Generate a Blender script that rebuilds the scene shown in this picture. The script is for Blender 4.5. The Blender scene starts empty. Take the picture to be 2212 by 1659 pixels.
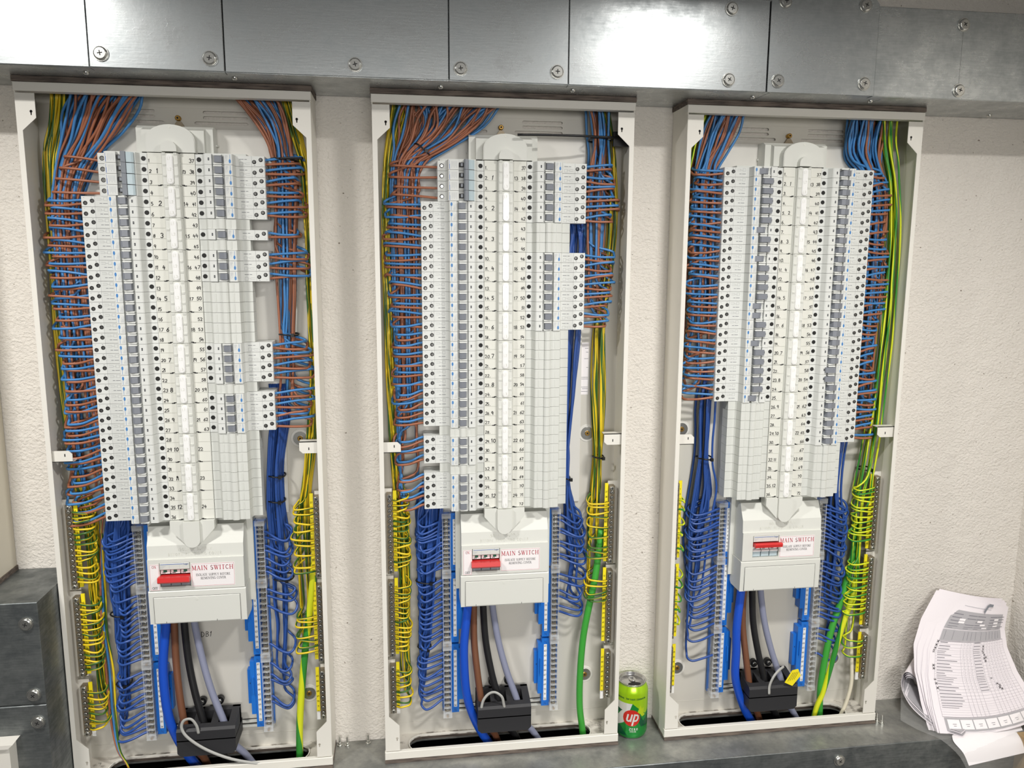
import bpy, math, random
import numpy as np
from mathutils import Vector, Matrix
from mathutils.geometry import tessellate_polygon

random.seed(7)
R = random.Random(11)
C = bpy.context.scene.collection
sc = bpy.context.scene
PI = math.pi

# ------------------------------------------------------------------ camera
cam_data = bpy.data.cameras.new('camera')
cam_data.sensor_fit = 'HORIZONTAL'
cam_data.sensor_width = 36.0
cam_data.lens = 1684.45 / 2212 * 36.0
cam_data.clip_start = 0.02
cam_data.clip_end = 60
cam = bpy.data.objects.new('camera', cam_data)
C.objects.link(cam)
yaw, pit, rol = 0.14026, -0.1545, 0.00504
fw = Vector((math.sin(yaw) * math.cos(pit), math.cos(yaw) * math.cos(pit), math.sin(pit)))
r0 = Vector((math.cos(yaw), -math.sin(yaw), 0))
u0 = r0.cross(fw)
rv = r0 * math.cos(rol) + u0 * math.sin(rol)
uv_ = -r0 * math.sin(rol) + u0 * math.cos(rol)
m = Matrix((rv, uv_, -fw)).transposed().to_4x4()
m.translation = Vector((-0.15764, -1.37805, 0.88768))
cam.matrix_world = m
sc.camera = cam

# ------------------------------------------------------------------ exposure, world, lamps
sc.view_settings.view_transform = 'Standard'
sc.view_settings.look = 'None'
sc.view_settings.exposure = 0.0
sc.view_settings.gamma = 1.0
sc.view_settings.use_curve_mapping = False
world = bpy.data.worlds.new('room_light')
sc.world = world
world.use_nodes = True
bg = world.node_tree.nodes['Background']
bg.inputs[0].default_value = (1.0, 0.97, 0.93, 1)
bg.inputs[1].default_value = 0.10


def lamp(name, loc, aim, power, sx, sy, col=(1.0, 0.975, 0.94)):
    d = bpy.data.lights.new(name, 'AREA')
    d.shape = 'RECTANGLE'
    d.size = sx
    d.size_y = sy
    d.energy = power
    d.color = col
    o = bpy.data.objects.new(name, d)
    C.objects.link(o)
    o.location = loc
    o.rotation_euler = (Vector(aim) - Vector(loc)).to_track_quat('-Z', 'Z').to_euler()
    return o


for lx, ly, lz, pw in ((-0.90, -0.75, 1.46, 19.0), (0.47, -0.85, 1.48, 19.0), (1.38, -0.85, 1.45, 17.5)):
    lamp('ceiling_lamp', (lx, ly, lz), (lx, ly - 0.27, lz - 1.0), pw, 0.17, 0.11)
fill_obj = lamp('added_fill_light', (0.1, -2.7, 0.95), (0.05, 0, 0.02), 7.6, 1.6, 0.5)  # added frontal fill, not a real fixture; lifts the lower boards and wall
fill_obj.data.spread = math.radians(75)

# ------------------------------------------------------------------ materials
MAT = {}


def mat(name, col, rough=0.5, metal=0.0, spec=0.5, trans=0.0, alpha=1.0, coat=0.0):
    m_ = bpy.data.materials.new(name)
    m_.use_nodes = True
    b = m_.node_tree.nodes['Principled BSDF']
    b.inputs['Base Color'].default_value = (*col, 1)
    b.inputs['Roughness'].default_value = rough
    b.inputs['Metallic'].default_value = metal
    b.inputs['Specular IOR Level'].default_value = spec
    b.inputs['Transmission Weight'].default_value = trans
    b.inputs['Alpha'].default_value = alpha
    b.inputs['Coat Weight'].default_value = coat
    MAT[name] = m_
    return m_


def srgb(r, g, b):
    f = lambda c: (c / 255 / 12.92) if c / 255 <= 0.04045 else ((c / 255 + 0.055) / 1.055) ** 2.4
    return (f(r), f(g), f(b))


def nodes(m_):
    return m_.node_tree.nodes, m_.node_tree.links, m_.node_tree.nodes['Principled BSDF']


def noise_variation(m_, c1, c2, scale=8.0, detail=6.0, lo=0.35, hi=0.65, bump=0.0, bscale=200, rough=None, stretch=None, bdist=0.001):
    """object-space mottling of colour (and roughness), with optional fine relief"""
    N, L, b = nodes(m_)
    tc = N.new('ShaderNodeTexCoord')
    src = tc.outputs['Object']
    if stretch:
        mp = N.new('ShaderNodeMapping')
        mp.inputs['Scale'].default_value = stretch
        L.new(src, mp.inputs['Vector'])
        src = mp.outputs['Vector']
    n = N.new('ShaderNodeTexNoise')
    n.inputs['Scale'].default_value = scale
    n.inputs['Detail'].default_value = detail
    L.new(src, n.inputs['Vector'])
    r_ = N.new('ShaderNodeValToRGB')
    r_.color_ramp.elements[0].position = lo
    r_.color_ramp.elements[0].color = (*c1, 1)
    r_.color_ramp.elements[1].position = hi
    r_.color_ramp.elements[1].color = (*c2, 1)
    L.new(n.outputs['Fac'], r_.inputs['Fac'])
    L.new(r_.outputs['Color'], b.inputs['Base Color'])
    if rough:
        mr = N.new('ShaderNodeMapRange')
        mr.inputs['From Min'].default_value = lo
        mr.inputs['From Max'].default_value = hi
        mr.inputs['To Min'].default_value = rough[0]
        mr.inputs['To Max'].default_value = rough[1]
        L.new(n.outputs['Fac'], mr.inputs['Value'])
        L.new(mr.outputs['Result'], b.inputs['Roughness'])
    if bump:
        n2 = N.new('ShaderNodeTexNoise')
        n2.inputs['Scale'].default_value = bscale
        n2.inputs['Detail'].default_value = 4
        L.new(tc.outputs['Object'], n2.inputs['Vector'])
        bp = N.new('ShaderNodeBump')
        bp.inputs['Strength'].default_value = bump
        bp.inputs['Distance'].default_value = bdist
        L.new(n2.outputs['Fac'], bp.inputs['Height'])
        L.new(bp.outputs['Normal'], b.inputs['Normal'])


def make_wall_material():
    m_ = mat('stippled_wall_paint', srgb(226, 221, 213), 0.85, spec=0.25)
    N, L, b = nodes(m_)
    tc = N.new('ShaderNodeTexCoord')
    mp = N.new('ShaderNodeMapping')
    mp.inputs['Rotation'].default_value = (0, 0.6, 0)
    mp.inputs['Scale'].default_value = (1.0, 1.0, 1.35)
    L.new(tc.outputs['Object'], mp.inputs['Vector'])
    n1 = N.new('ShaderNodeTexNoise')
    n1.inputs['Scale'].default_value = 165
    n1.inputs['Detail'].default_value = 3.5
    n1.inputs['Roughness'].default_value = 0.55
    n1.inputs['Distortion'].default_value = 0.3
    L.new(mp.outputs['Vector'], n1.inputs['Vector'])
    n2 = N.new('ShaderNodeTexNoise')
    n2.inputs['Scale'].default_value = 28
    n2.inputs['Detail'].default_value = 2
    L.new(tc.outputs['Object'], n2.inputs['Vector'])
    ad = N.new('ShaderNodeMath')
    ad.operation = 'MULTIPLY_ADD'
    ad.inputs[1].default_value = 1.2
    L.new(n2.outputs['Fac'], ad.inputs[0])
    L.new(n1.outputs['Fac'], ad.inputs[2])
    bp = N.new('ShaderNodeBump')
    bp.inputs['Strength'].default_value = 0.9
    bp.inputs['Distance'].default_value = 0.0035
    L.new(ad.outputs[0], bp.inputs['Height'])
    L.new(bp.outputs['Normal'], b.inputs['Normal'])
    # sparse dark pits in the paint
    n3 = N.new('ShaderNodeTexNoise')
    n3.inputs['Scale'].default_value = 140
    n3.inputs['Detail'].default_value = 1
    L.new(tc.outputs['Object'], n3.inputs['Vector'])
    r_ = N.new('ShaderNodeValToRGB')
    r_.color_ramp.elements[0].position = 0.2
    r_.color_ramp.elements[0].color = (*srgb(120, 108, 95), 1)
    r_.color_ramp.elements[1].position = 0.27
    r_.color_ramp.elements[1].color = (*srgb(226, 221, 213), 1)
    L.new(n3.outputs['Fac'], r_.inputs['Fac'])
    n4 = N.new('ShaderNodeTexNoise')
    n4.inputs['Scale'].default_value = 3
    n4.inputs['Detail'].default_value = 3
    L.new(tc.outputs['Object'], n4.inputs['Vector'])
    mx = N.new('ShaderNodeMix')
    mx.data_type = 'RGBA'
    mx.blend_type = 'MULTIPLY'
    mx.inputs['Factor'].default_value = 0.25
    L.new(r_.outputs['Color'], mx.inputs['A'])
    L.new(n4.outputs['Color'], mx.inputs['B'])
    gm = N.new('ShaderNodeMapRange')
    L.new(r_.outputs['Color'], b.inputs['Base Color'])
    return m_


def make_galvanised(name, c1, c2, metal=0.85, rough=(0.28, 0.46), scale=22):
    m_ = mat(name, c1, 0.4, metal=metal)
    N, L, b = nodes(m_)
    tc = N.new('ShaderNodeTexCoord')
    mp = N.new('ShaderNodeMapping')
    mp.inputs['Scale'].default_value = (1, 1, 1)
    L.new(tc.outputs['Object'], mp.inputs['Vector'])
    vo = N.new('ShaderNodeTexVoronoi')
    vo.inputs['Scale'].default_value = 130
    L.new(mp.outputs['Vector'], vo.inputs['Vector'])
    n = N.new('ShaderNodeTexNoise')
    n.inputs['Scale'].default_value = scale
    n.inputs['Detail'].default_value = 8
    n.inputs['Roughness'].default_value = 0.65
    L.new(mp.outputs['Vector'], n.inputs['Vector'])
    mp2 = N.new('ShaderNodeMapping')
    mp2.inputs['Scale'].default_value = (1, 1, 9)
    L.new(tc.outputs['Object'], mp2.inputs['Vector'])
    st = N.new('ShaderNodeTexNoise')
    st.inputs['Scale'].default_value = 40
    st.inputs['Detail'].default_value = 5
    L.new(mp2.outputs['Vector'], st.inputs['Vector'])
    a = N.new('ShaderNodeMath'); a.operation = 'MULTIPLY_ADD'; a.inputs[1].default_value = 0.35
    L.new(st.outputs['Fac'], a.inputs[0]); L.new(n.outputs['Fac'], a.inputs[2])
    sp = N.new('ShaderNodeSeparateColor')
    L.new(vo.outputs['Color'], sp.inputs['Color'])
    a2 = N.new('ShaderNodeMath'); a2.operation = 'MULTIPLY_ADD'; a2.inputs[1].default_value = 0.07
    L.new(sp.outputs[0], a2.inputs[0]); L.new(a.outputs[0], a2.inputs[2])
    r_ = N.new('ShaderNodeValToRGB')
    r_.color_ramp.elements[0].position = 0.55
    r_.color_ramp.elements[0].color = (*c1, 1)
    r_.color_ramp.elements[1].position = 0.95
    r_.color_ramp.elements[1].color = (*c2, 1)
    L.new(a2.outputs[0], r_.inputs['Fac'])
    L.new(r_.outputs['Color'], b.inputs['Base Color'])
    mr = N.new('ShaderNodeMapRange')
    mr.inputs['From Min'].default_value = 0.5
    mr.inputs['From Max'].default_value = 1.0
    mr.inputs['To Min'].default_value = rough[1]
    mr.inputs['To Max'].default_value = rough[0]
    L.new(a2.outputs[0], mr.inputs['Value'])
    L.new(mr.outputs['Result'], b.inputs['Roughness'])
    bp = N.new('ShaderNodeBump')
    bp.inputs['Strength'].default_value = 0.16
    bp.inputs['Distance'].default_value = 0.0008
    L.new(a2.outputs[0], bp.inputs['Height'])
    L.new(bp.outputs['Normal'], b.inputs['Normal'])
    return m_


make_wall_material()
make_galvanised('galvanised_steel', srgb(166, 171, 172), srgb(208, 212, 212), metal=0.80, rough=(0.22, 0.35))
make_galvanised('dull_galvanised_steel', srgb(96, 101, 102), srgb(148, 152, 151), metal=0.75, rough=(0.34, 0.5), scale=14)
make_galvanised('dusty_galvanised_steel', srgb(128, 130, 128), srgb(178, 178, 172), metal=0.6, rough=(0.28, 0.5), scale=12)
mat('zinc_screw', srgb(205, 205, 200), 0.25, metal=0.95)
mat('dark_slot', srgb(20, 20, 22), 0.7)
mat('steel_paint', srgb(227, 224, 215), 0.42)
mat('enclosure_inside', srgb(206, 203, 194), 0.45)
m_ = mat('bottom_plate_dusty', srgb(205, 200, 190), 0.6)
noise_variation(m_, srgb(140, 134, 126), srgb(214, 209, 199), 60, 8, 0.38, 0.5)
mat('pan_sheet', srgb(222, 220, 213), 0.4)
m_ = mat('rubber_gasket', srgb(84, 74, 68), 0.8)
noise_variation(m_, srgb(70, 62, 58), srgb(120, 108, 98), 90, 6, stretch=(0.3, 1, 3))
mat('breaker_plastic', srgb(218, 220, 216), 0.38)
mat('breaker_body', srgb(211, 213, 207), 0.4)
mat('cover_plastic', srgb(216, 217, 210), 0.42)
mat('label_tile', srgb(222, 222, 213), 0.45)
mat('translucent_plastic', srgb(244, 244, 242), 0.18, spec=0.6, coat=0.4)
mat('grey_lever', srgb(126, 130, 138), 0.4)
mat('steel_grey_lock', srgb(138, 143, 150), 0.4)
mat('pale_blue_cover', srgb(190, 207, 213), 0.2, coat=0.5)
mat('black_ink', srgb(22, 22, 30), 0.6)
mat('grey_print', srgb(128, 130, 134), 0.6)
mat('light_print', srgb(176, 180, 186), 0.6)
mat('blue_print', srgb(66, 128, 190), 0.5)
mat('deep_blue_print', srgb(48, 96, 176), 0.5)
mat('red_print', srgb(190, 70, 84), 0.6)
mat('red_lever', srgb(205, 48, 48), 0.3)
mat('green_window', srgb(30, 110, 85), 0.4)
mat('screw_hole', srgb(18, 17, 17), 0.6)
mat('screw_steel', srgb(120, 120, 118), 0.35, metal=0.8)
mat('sticker_white', srgb(240, 236, 236), 0.5)
mat('brown_insulation', srgb(160, 100, 72), 0.38)
mat('blue_insulation', srgb(66, 130, 190), 0.34)
mat('dark_blue_insulation', srgb(44, 80, 152), 0.34)
mat('cable_blue', srgb(24, 78, 190), 0.36)
mat('cable_brown', srgb(112, 72, 50), 0.4)
mat('cable_black', srgb(24, 24, 26), 0.4)
mat('cable_grey', srgb(134, 138, 160), 0.4)
mat('cable_green', srgb(64, 160, 60), 0.35)
mat('cable_cream', srgb(226, 218, 196), 0.45)
mat('tie_black', srgb(18, 18, 20), 0.4)
mat('block_black', srgb(38, 38, 41), 0.55)
mat('flex_grey', srgb(170, 170, 166), 0.45)
mat('terminal_blue', srgb(30, 112, 205), 0.35)
mat('brass', srgb(190, 150, 80), 0.3, metal=0.9)
mat('tin_bar', srgb(150, 138, 118), 0.4, metal=0.7)
mat('strip_white', srgb(238, 238, 235), 0.5)
mat('strip_yellow', srgb(244, 226, 30), 0.5)
mat('clear_plastic', srgb(235, 238, 240), 0.08, alpha=0.32, spec=0.8)
mat('clear_bag', srgb(225, 226, 224), 0.12, alpha=0.16, spec=0.9)
mat('inside_shade', srgb(30, 28, 28), 0.8)  # near-black colour standing in for shade inside hollows and gaps
m_ = mat('cardboard', srgb(176, 150, 112), 0.8)
noise_variation(m_, srgb(164, 138, 100), srgb(186, 160, 122), 20, 4)
mat('paper', srgb(240, 234, 238), 0.7)
mat('paper_grey', srgb(176, 174, 178), 0.7)
mat('paper_ink', srgb(132, 130, 138), 0.7)
mat('table_line', srgb(192, 189, 196), 0.7)
mat('paper_white', srgb(246, 242, 244), 0.7)
mat('lime', srgb(166, 212, 20), 0.28, metal=0.35, coat=0.3)
mat('can_green', srgb(30, 150, 60), 0.26, metal=0.45, coat=0.3)
mat('can_dark_green', srgb(8, 92, 58), 0.28, metal=0.4, coat=0.3)
mat('can_white', srgb(225, 226, 222), 0.3, metal=0.3)
mat('can_red', srgb(205, 44, 34), 0.3, metal=0.2)
mat('can_yellow', srgb(190, 215, 30), 0.3, metal=0.3)
mat('aluminium', srgb(200, 200, 200), 0.22, metal=0.95)
mat('enclosure_beige', srgb(214, 208, 192), 0.45)


def stripe_material(name, yellow, green, share):
    m_ = mat(name, yellow, 0.34)
    N, L, b = nodes(m_)
    uv = N.new('ShaderNodeUVMap'); uv.uv_map = 'UVMap'
    sx = N.new('ShaderNodeSeparateXYZ')
    L.new(uv.outputs['UV'], sx.inputs[0])
    a = N.new('ShaderNodeMath'); a.operation = 'MULTIPLY_ADD'; a.inputs[1].default_value = 5.0
    L.new(sx.outputs['Y'], a.inputs[0]); L.new(sx.outputs['X'], a.inputs[2])
    f_ = N.new('ShaderNodeMath'); f_.operation = 'FRACT'
    L.new(a.outputs[0], f_.inputs[0])
    g = N.new('ShaderNodeMath'); g.operation = 'LESS_THAN'; g.inputs[1].default_value = share
    L.new(f_.outputs[0], g.inputs[0])
    mx = N.new('ShaderNodeMix'); mx.data_type = 'RGBA'
    mx.inputs['A'].default_value = (*yellow, 1)
    mx.inputs['B'].default_value = (*green, 1)
    L.new(g.outputs[0], mx.inputs['Factor'])
    L.new(mx.outputs['Result'], b.inputs['Base Color'])


stripe_material('earth_insulation', srgb(226, 196, 36), srgb(56, 100, 40), 0.42)
stripe_material('earth_insulation_lime', srgb(214, 222, 40), srgb(52, 140, 52), 0.45)

# ------------------------------------------------------------------ geometry helpers


class MB:
    def __init__(s):
        s.v = []; s.f = []; s.m = []; s.mi = []; s.sm = []; s.cur = 0

    def mat(s, name):
        if name not in s.mi:
            s.mi.append(name)
        s.cur = s.mi.index(name)
        return s

    def add(s, vs, fs, smooth=False):
        o = len(s.v)
        s.v.extend([tuple(p) for p in vs])
        for f in fs:
            s.f.append([i + o for i in f]); s.m.append(s.cur); s.sm.append(smooth)
        return s

    def box(s, x0, x1, d0, d1, z0, z1, taper=0.0):
        """x range, depth range from the wall (d0 back, d1 front), z range"""
        t = taper
        vs = [(x0, -d0, z0), (x1, -d0, z0), (x1, -d0, z1), (x0, -d0, z1),
              (x0 + t, -d1, z0 + t), (x1 - t, -d1, z0 + t), (x1 - t, -d1, z1 - t), (x0 + t, -d1, z1 - t)]
        fs = [(0, 3, 2, 1), (4, 5, 6, 7), (0, 1, 5, 4), (1, 2, 6, 5), (2, 3, 7, 6), (3, 0, 4, 7)]
        return s.add(vs, fs)

    def bbox(s, x0, x1, d0, d1, z0, z1, b=0.001):
        """box with a bevelled front rim"""
        b = min(b, (x1 - x0) * .45, (z1 - z0) * .45, (d1 - d0) * .9)
        a = [(x0, z0), (x1, z0), (x1, z1), (x0, z1)]
        i = [(x0 + b, z0 + b), (x1 - b, z0 + b), (x1 - b, z1 - b), (x0 + b, z1 - b)]
        vs = [(x, -d0, z) for x, z in a] + [(x, -(d1 - b), z) for x, z in a] + [(x, -d1, z) for x, z in i]
        fs = [(0, 3, 2, 1)]
        for k in range(4):
            n = (k + 1) % 4
            fs += [(k, n, 4 + n, 4 + k), (4 + k, 4 + n, 8 + n, 8 + k)]
        fs.append((8, 9, 10, 11))
        return s.add(vs, fs)

    def prism_xz(s, poly, d0, d1, holes=(), smooth=False):
        """polygon in x,z extruded from depth d0 to d1, with holes"""
        loops = [list(poly)] + [list(h) for h in holes]
        flat = [p for l in loops for p in l]
        n = len(flat)
        tris = tessellate_polygon([[Vector((x, z, 0)) for x, z in l] for l in loops])
        vs = [(x, -d0, z) for x, z in flat] + [(x, -d1, z) for x, z in flat]
        fs = []
        for t in tris:
            a, b, c = t
            ar = (flat[b][0] - flat[a][0]) * (flat[c][1] - flat[a][1]) - (flat[c][0] - flat[a][0]) * (flat[b][1] - flat[a][1])
            if ar < 0: a, c = c, a
            fs.append((a + n, b + n, c + n)); fs.append((c, b, a))
        s.add(vs, fs)
        o = 0
        for li, l in enumerate(loops):
            k = len(l)
            ar = sum(l[i][0] * l[(i + 1) % k][1] - l[(i + 1) % k][0] * l[i][1] for i in range(k))
            ccw = ar > 0
            if li > 0: ccw = not ccw
            vs = [(x, -d0, z) for x, z in l] + [(x, -d1, z) for x, z in l]
            fs = []
            for i in range(k):
                j = (i + 1) % k
                fs.append((i, j, j + k, i + k) if ccw else (j, i, i + k, j + k))
            s.add(vs, fs, smooth)
        return s

    def prism_xy(s, poly, z0, z1, holes=()):
        """polygon in x,depth extruded in z"""
        loops = [list(poly)] + [list(h) for h in holes]
        flat = [p for l in loops for p in l]
        n = len(flat)
        tris = tessellate_polygon([[Vector((x, d, 0)) for x, d in l] for l in loops])
        vs = [(x, -d, z0) for x, d in flat] + [(x, -d, z1) for x, d in flat]
        fs = []
        for t in tris:
            fs.append((t[0] + n, t[1] + n, t[2] + n)); fs.append((t[2], t[1], t[0]))
        s.add(vs, fs)
        for l in loops:
            k = len(l)
            vs = [(x, -d, z0) for x, d in l] + [(x, -d, z1) for x, d in l]
            s.add(vs, [(i, (i + 1) % k, (i + 1) % k + k, i + k) for i in range(k)])
        return s

    def prism_dz(s, poly, x0, x1):
        """polygon in depth,z extruded in x"""
        n = len(poly)
        tris = tessellate_polygon([[Vector((d, z, 0)) for d, z in poly]])
        vs = [(x0, -d, z) for d, z in poly] + [(x1, -d, z) for d, z in poly]
        fs = []
        for t in tris:
            fs.append((t[0] + n, t[1] + n, t[2] + n)); fs.append((t[2], t[1], t[0]))
        for i in range(n):
            j = (i + 1) % n
            fs.append((i, j, j + n, i + n))
        return s.add(vs, fs)

    def disc(s, x, z, r, d0, d1, n=12, bev=0.0):
        """cylinder whose axis points out of the wall"""
        vs = []; fs = []
        rings = [(r, d0), (r, d1 - bev), (r - bev, d1)] if bev else [(r, d0), (r, d1)]
        for rr, dd in rings:
            for i in range(n):
                a = 2 * PI * i / n
                vs.append((x + rr * math.cos(a), -dd, z + rr * math.sin(a)))
        for k in range(len(rings) - 1):
            for i in range(n):
                j = (i + 1) % n
                fs.append((k * n + i, k * n + j, (k + 1) * n + j, (k + 1) * n + i))
        s.add(vs, fs, bool(bev))
        o = (len(rings) - 1) * n
        s.add([vs[o + i] for i in range(n)], [tuple(range(n))])
        return s

    def lathe(s, cx, cy, prof, n=40, smooth=True):
        """prof = [(r,z)] around a vertical axis"""
        vs = []; fs = []
        for r, z in prof:
            for i in range(n):
                a = 2 * PI * i / n
                vs.append((cx + r * math.cos(a), cy + r * math.sin(a), z))
        for k in range(len(prof) - 1):
            for i in range(n):
                j = (i + 1) % n
                fs.append((k * n + i, k * n + j, (k + 1) * n + j, (k + 1) * n + i))
        return s.add(vs, fs, smooth)

    def build(s, name, parent=None, uv=None):
        me = bpy.data.meshes.new(name)
        me.from_pydata([tuple(float(c) for c in p) for p in s.v], [], s.f)
        for n_ in s.mi: me.materials.append(MAT[n_])
        if s.m:
            me.polygons.foreach_set('material_index', s.m)
            me.polygons.foreach_set('use_smooth', s.sm)
        me.validate()
        import bmesh
        bm = bmesh.new(); bm.from_mesh(me)
        bmesh.ops.remove_doubles(bm, verts=bm.verts, dist=1e-7)
        bmesh.ops.recalc_face_normals(bm, faces=bm.faces)
        bm.to_mesh(me); bm.free()
        o = bpy.data.objects.new(name, me)
        C.objects.link(o)
        if parent: o.parent = parent
        return o


def link_mesh(name, me, parent=None, loc=None):
    o = bpy.data.objects.new(name, me)
    C.objects.link(o)
    if parent: o.parent = parent
    if loc: o.location = loc
    return o


def tag(o, label, cat, group=None):
    o['label'] = label; o['category'] = cat
    if group: o['group'] = group
    return o


def empty(name, loc, label, cat, group=None):
    o = bpy.data.objects.new(name, None)
    o.empty_display_size = 0.01
    C.objects.link(o); o.location = loc
    return tag(o, label, cat, group)


def stadium(x0, x1, z0, z1, n=8):
    """rounded-end polygon; the rounded ends lie along the longer side"""
    w, h = x1 - x0, z1 - z0
    pts = []
    if h >= w:
        r = w / 2; cx = (x0 + x1) / 2
        for i in range(n + 1):
            a = PI * i / n
            pts.append((cx + r * math.cos(a), z1 - r + r * math.sin(a)))
        for i in range(n + 1):
            a = PI + PI * i / n
            pts.append((cx + r * math.cos(a), z0 + r + r * math.sin(a)))
    else:
        r = h / 2; cz = (z0 + z1) / 2
        for i in range(n + 1):
            a = -PI / 2 + PI * i / n
            pts.append((x1 - r + r * math.cos(a), cz + r * math.sin(a)))
        for i in range(n + 1):
            a = PI / 2 + PI * i / n
            pts.append((x0 + r + r * math.cos(a), cz + r * math.sin(a)))
    return pts


def circle(x, z, r, n=12):
    return [(x + r * math.cos(2 * PI * i / n), z + r * math.sin(2 * PI * i / n)) for i in range(n)]


def spline(pts, per=4):
    """Catmull-Rom resampling"""
    p = np.array(pts, float)
    p = np.vstack([2 * p[0] - p[1], p, 2 * p[-1] - p[-2]])
    t = np.linspace(0, 1, per, endpoint=False)[:, None]
    out = []
    for i in range(1, len(p) - 2):
        a, b, c, d = p[i - 1], p[i], p[i + 1], p[i + 2]
        out.append(0.5 * ((2 * b) + (-a + c) * t + (2 * a - 5 * b + 4 * c - d) * t ** 2 + (-a + 3 * b - 3 * c + d) * t ** 3))
    out.append(p[-2][None, :])
    return np.vstack(out)


def tube_mesh(name, pts, r, material, sides=6, per=4, twist=0.0, flat=1.0):
    """pts in (x, y, z); round tube along a spline, with u (around) and v (along) coordinates"""
    P = spline(pts, per) if per > 1 else np.array(pts, float)
    d = np.diff(P, axis=0)
    L_ = np.linalg.norm(d, axis=1)
    keep = np.concatenate([[True], L_ > 1e-6])
    P = P[keep]; d = np.diff(P, axis=0); L_ = np.linalg.norm(d, axis=1)
    T = np.empty_like(P)
    T[1:-1] = P[2:] - P[:-2]; T[0] = d[0]; T[-1] = d[-1]
    T /= np.linalg.norm(T, axis=1)[:, None]
    N_ = np.empty_like(P)
    a = np.array([1.0, 0, 0]) if abs(T[0][0]) < 0.8 else np.array([0, 1.0, 0])
    n0 = a - T[0] * (a @ T[0]); N_[0] = n0 / np.linalg.norm(n0)
    for i in range(1, len(P)):
        q = N_[i - 1] - T[i] * (N_[i - 1] @ T[i])
        N_[i] = q / (np.linalg.norm(q) + 1e-12)
    B = np.cross(T, N_)
    ang = 2 * PI * np.arange(sides) / sides + twist
    V = P[:, None, :] + r * (N_[:, None, :] * np.cos(ang)[None, :, None] + flat * B[:, None, :] * np.sin(ang)[None, :, None])
    n = len(P)
    V = V.reshape(-1, 3)
    i = np.arange(n - 1)[:, None] * sides
    k = np.arange(sides)[None, :]; k2 = (k + 1) % sides
    F = np.stack([i + k, i + k2, i + sides + k2, i + sides + k], axis=2).reshape(-1, 4)
    me = bpy.data.meshes.new(name)
    nv, nf = len(V), len(F)
    me.vertices.add(nv + 0)
    me.vertices.foreach_set('co', V.ravel())
    caps = 2
    loops = np.concatenate([F.ravel(), np.arange(sides)[::-1], (n - 1) * sides + np.arange(sides)])
    me.loops.add(len(loops))
    me.loops.foreach_set('vertex_index', loops.astype(np.int32))
    me.polygons.add(nf + caps)
    starts = np.concatenate([np.arange(nf) * 4, [nf * 4, nf * 4 + sides]]).astype(np.int32)
    me.polygons.foreach_set('loop_start', starts)
    me.polygons.foreach_set('use_smooth', np.ones(nf + caps, dtype=bool))
    me.materials.append(MAT[material])
    uvl = me.uv_layers.new(name='UVMap')
    Ls = np.concatenate([[0], np.cumsum(L_)])
    ku = np.repeat(np.array([[0, 1, 1, 0]]), sides, 0) + np.arange(sides)[:, None]
    U = np.tile((ku / sides)[None], (n - 1, 1, 1))
    Vv = np.stack([Ls[:-1], Ls[:-1], Ls[1:], Ls[1:]], axis=1)[:, None, :].repeat(sides, 1)
    uvs = np.stack([U, Vv], axis=3).reshape(-1, 2)
    uvs = np.vstack([uvs, np.zeros((2 * sides, 2))])
    uvl.data.foreach_set('uv', uvs.astype(np.float32).ravel())
    me.update(calc_edges=True)
    me.validate()
    return me


def tube(name, pts, r, material, parent=None, **k):
    return link_mesh(name, tube_mesh(name, pts, r, material, **k), parent)


# ------------------------------------------------------------------ stroke lettering (flat print, marker writing, serif labels)
def arc(cx, cy, rx, ry, a0, a1, n=8):
    return [(cx + rx * math.cos(math.radians(a0 + (a1 - a0) * i / n)), cy + ry * math.sin(math.radians(a0 + (a1 - a0) * i / n))) for i in range(n + 1)]


GL = {
    '0': (.6, [arc(.3, .5, .27, .48, 90, 450, 12)]),
    '1': (.3, [[(.05, .75), (.18, 1), (.16, 0)]]),
    '2': (.6, [arc(.28, .72, .25, .27, 160, -30, 8) + [(.05, .02), (.58, .05)]]),
    '3': (.58, [arc(.25, .75, .25, .24, 150, -80, 7) + arc(.25, .26, .28, .27, 80, -150, 8)]),
    '4': (.6, [[(.25, 1), (.05, .4), (.6, .42)], [(.45, .75), (.4, -.05)]]),
    '5': (.58, [[(.55, .98), (.15, .96), (.1, .58)] + arc(.25, .32, .28, .3, 100, -140, 8)]),
    '6': (.58, [[(.45, 1), (.2, .75)] + arc(.28, .28, .24, .27, 160, 520, 12)]),
    '7': (.55, [[(.02, .95), (.55, .95), (.2, 0)]]),
    '8': (.58, [arc(.28, .74, .2, .24, 270, -90, 10) + arc(.28, .25, .25, .25, 90, 450, 10)]),
    '9': (.55, [arc(.26, .7, .22, .26, 0, 360, 10) + [(.48, .7), (.4, 0)]]),
    '.': (.25, [[(.1, .0), (.18, .02)]]),
    'L': (.6, [[(.1, 1), (.1, 0), (.55, 0)]]),
    'D': (.65, [[(.1, 1), (.1, 0)] + arc(.1, .5, .5, .5, -90, 90, 8)]),
    'B': (.6, [[(.1, 0), (.1, 1)] + arc(.15, .76, .35, .24, 90, -90, 6) + arc(.15, .27, .42, .27, 90, -90, 6)]),
}
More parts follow.
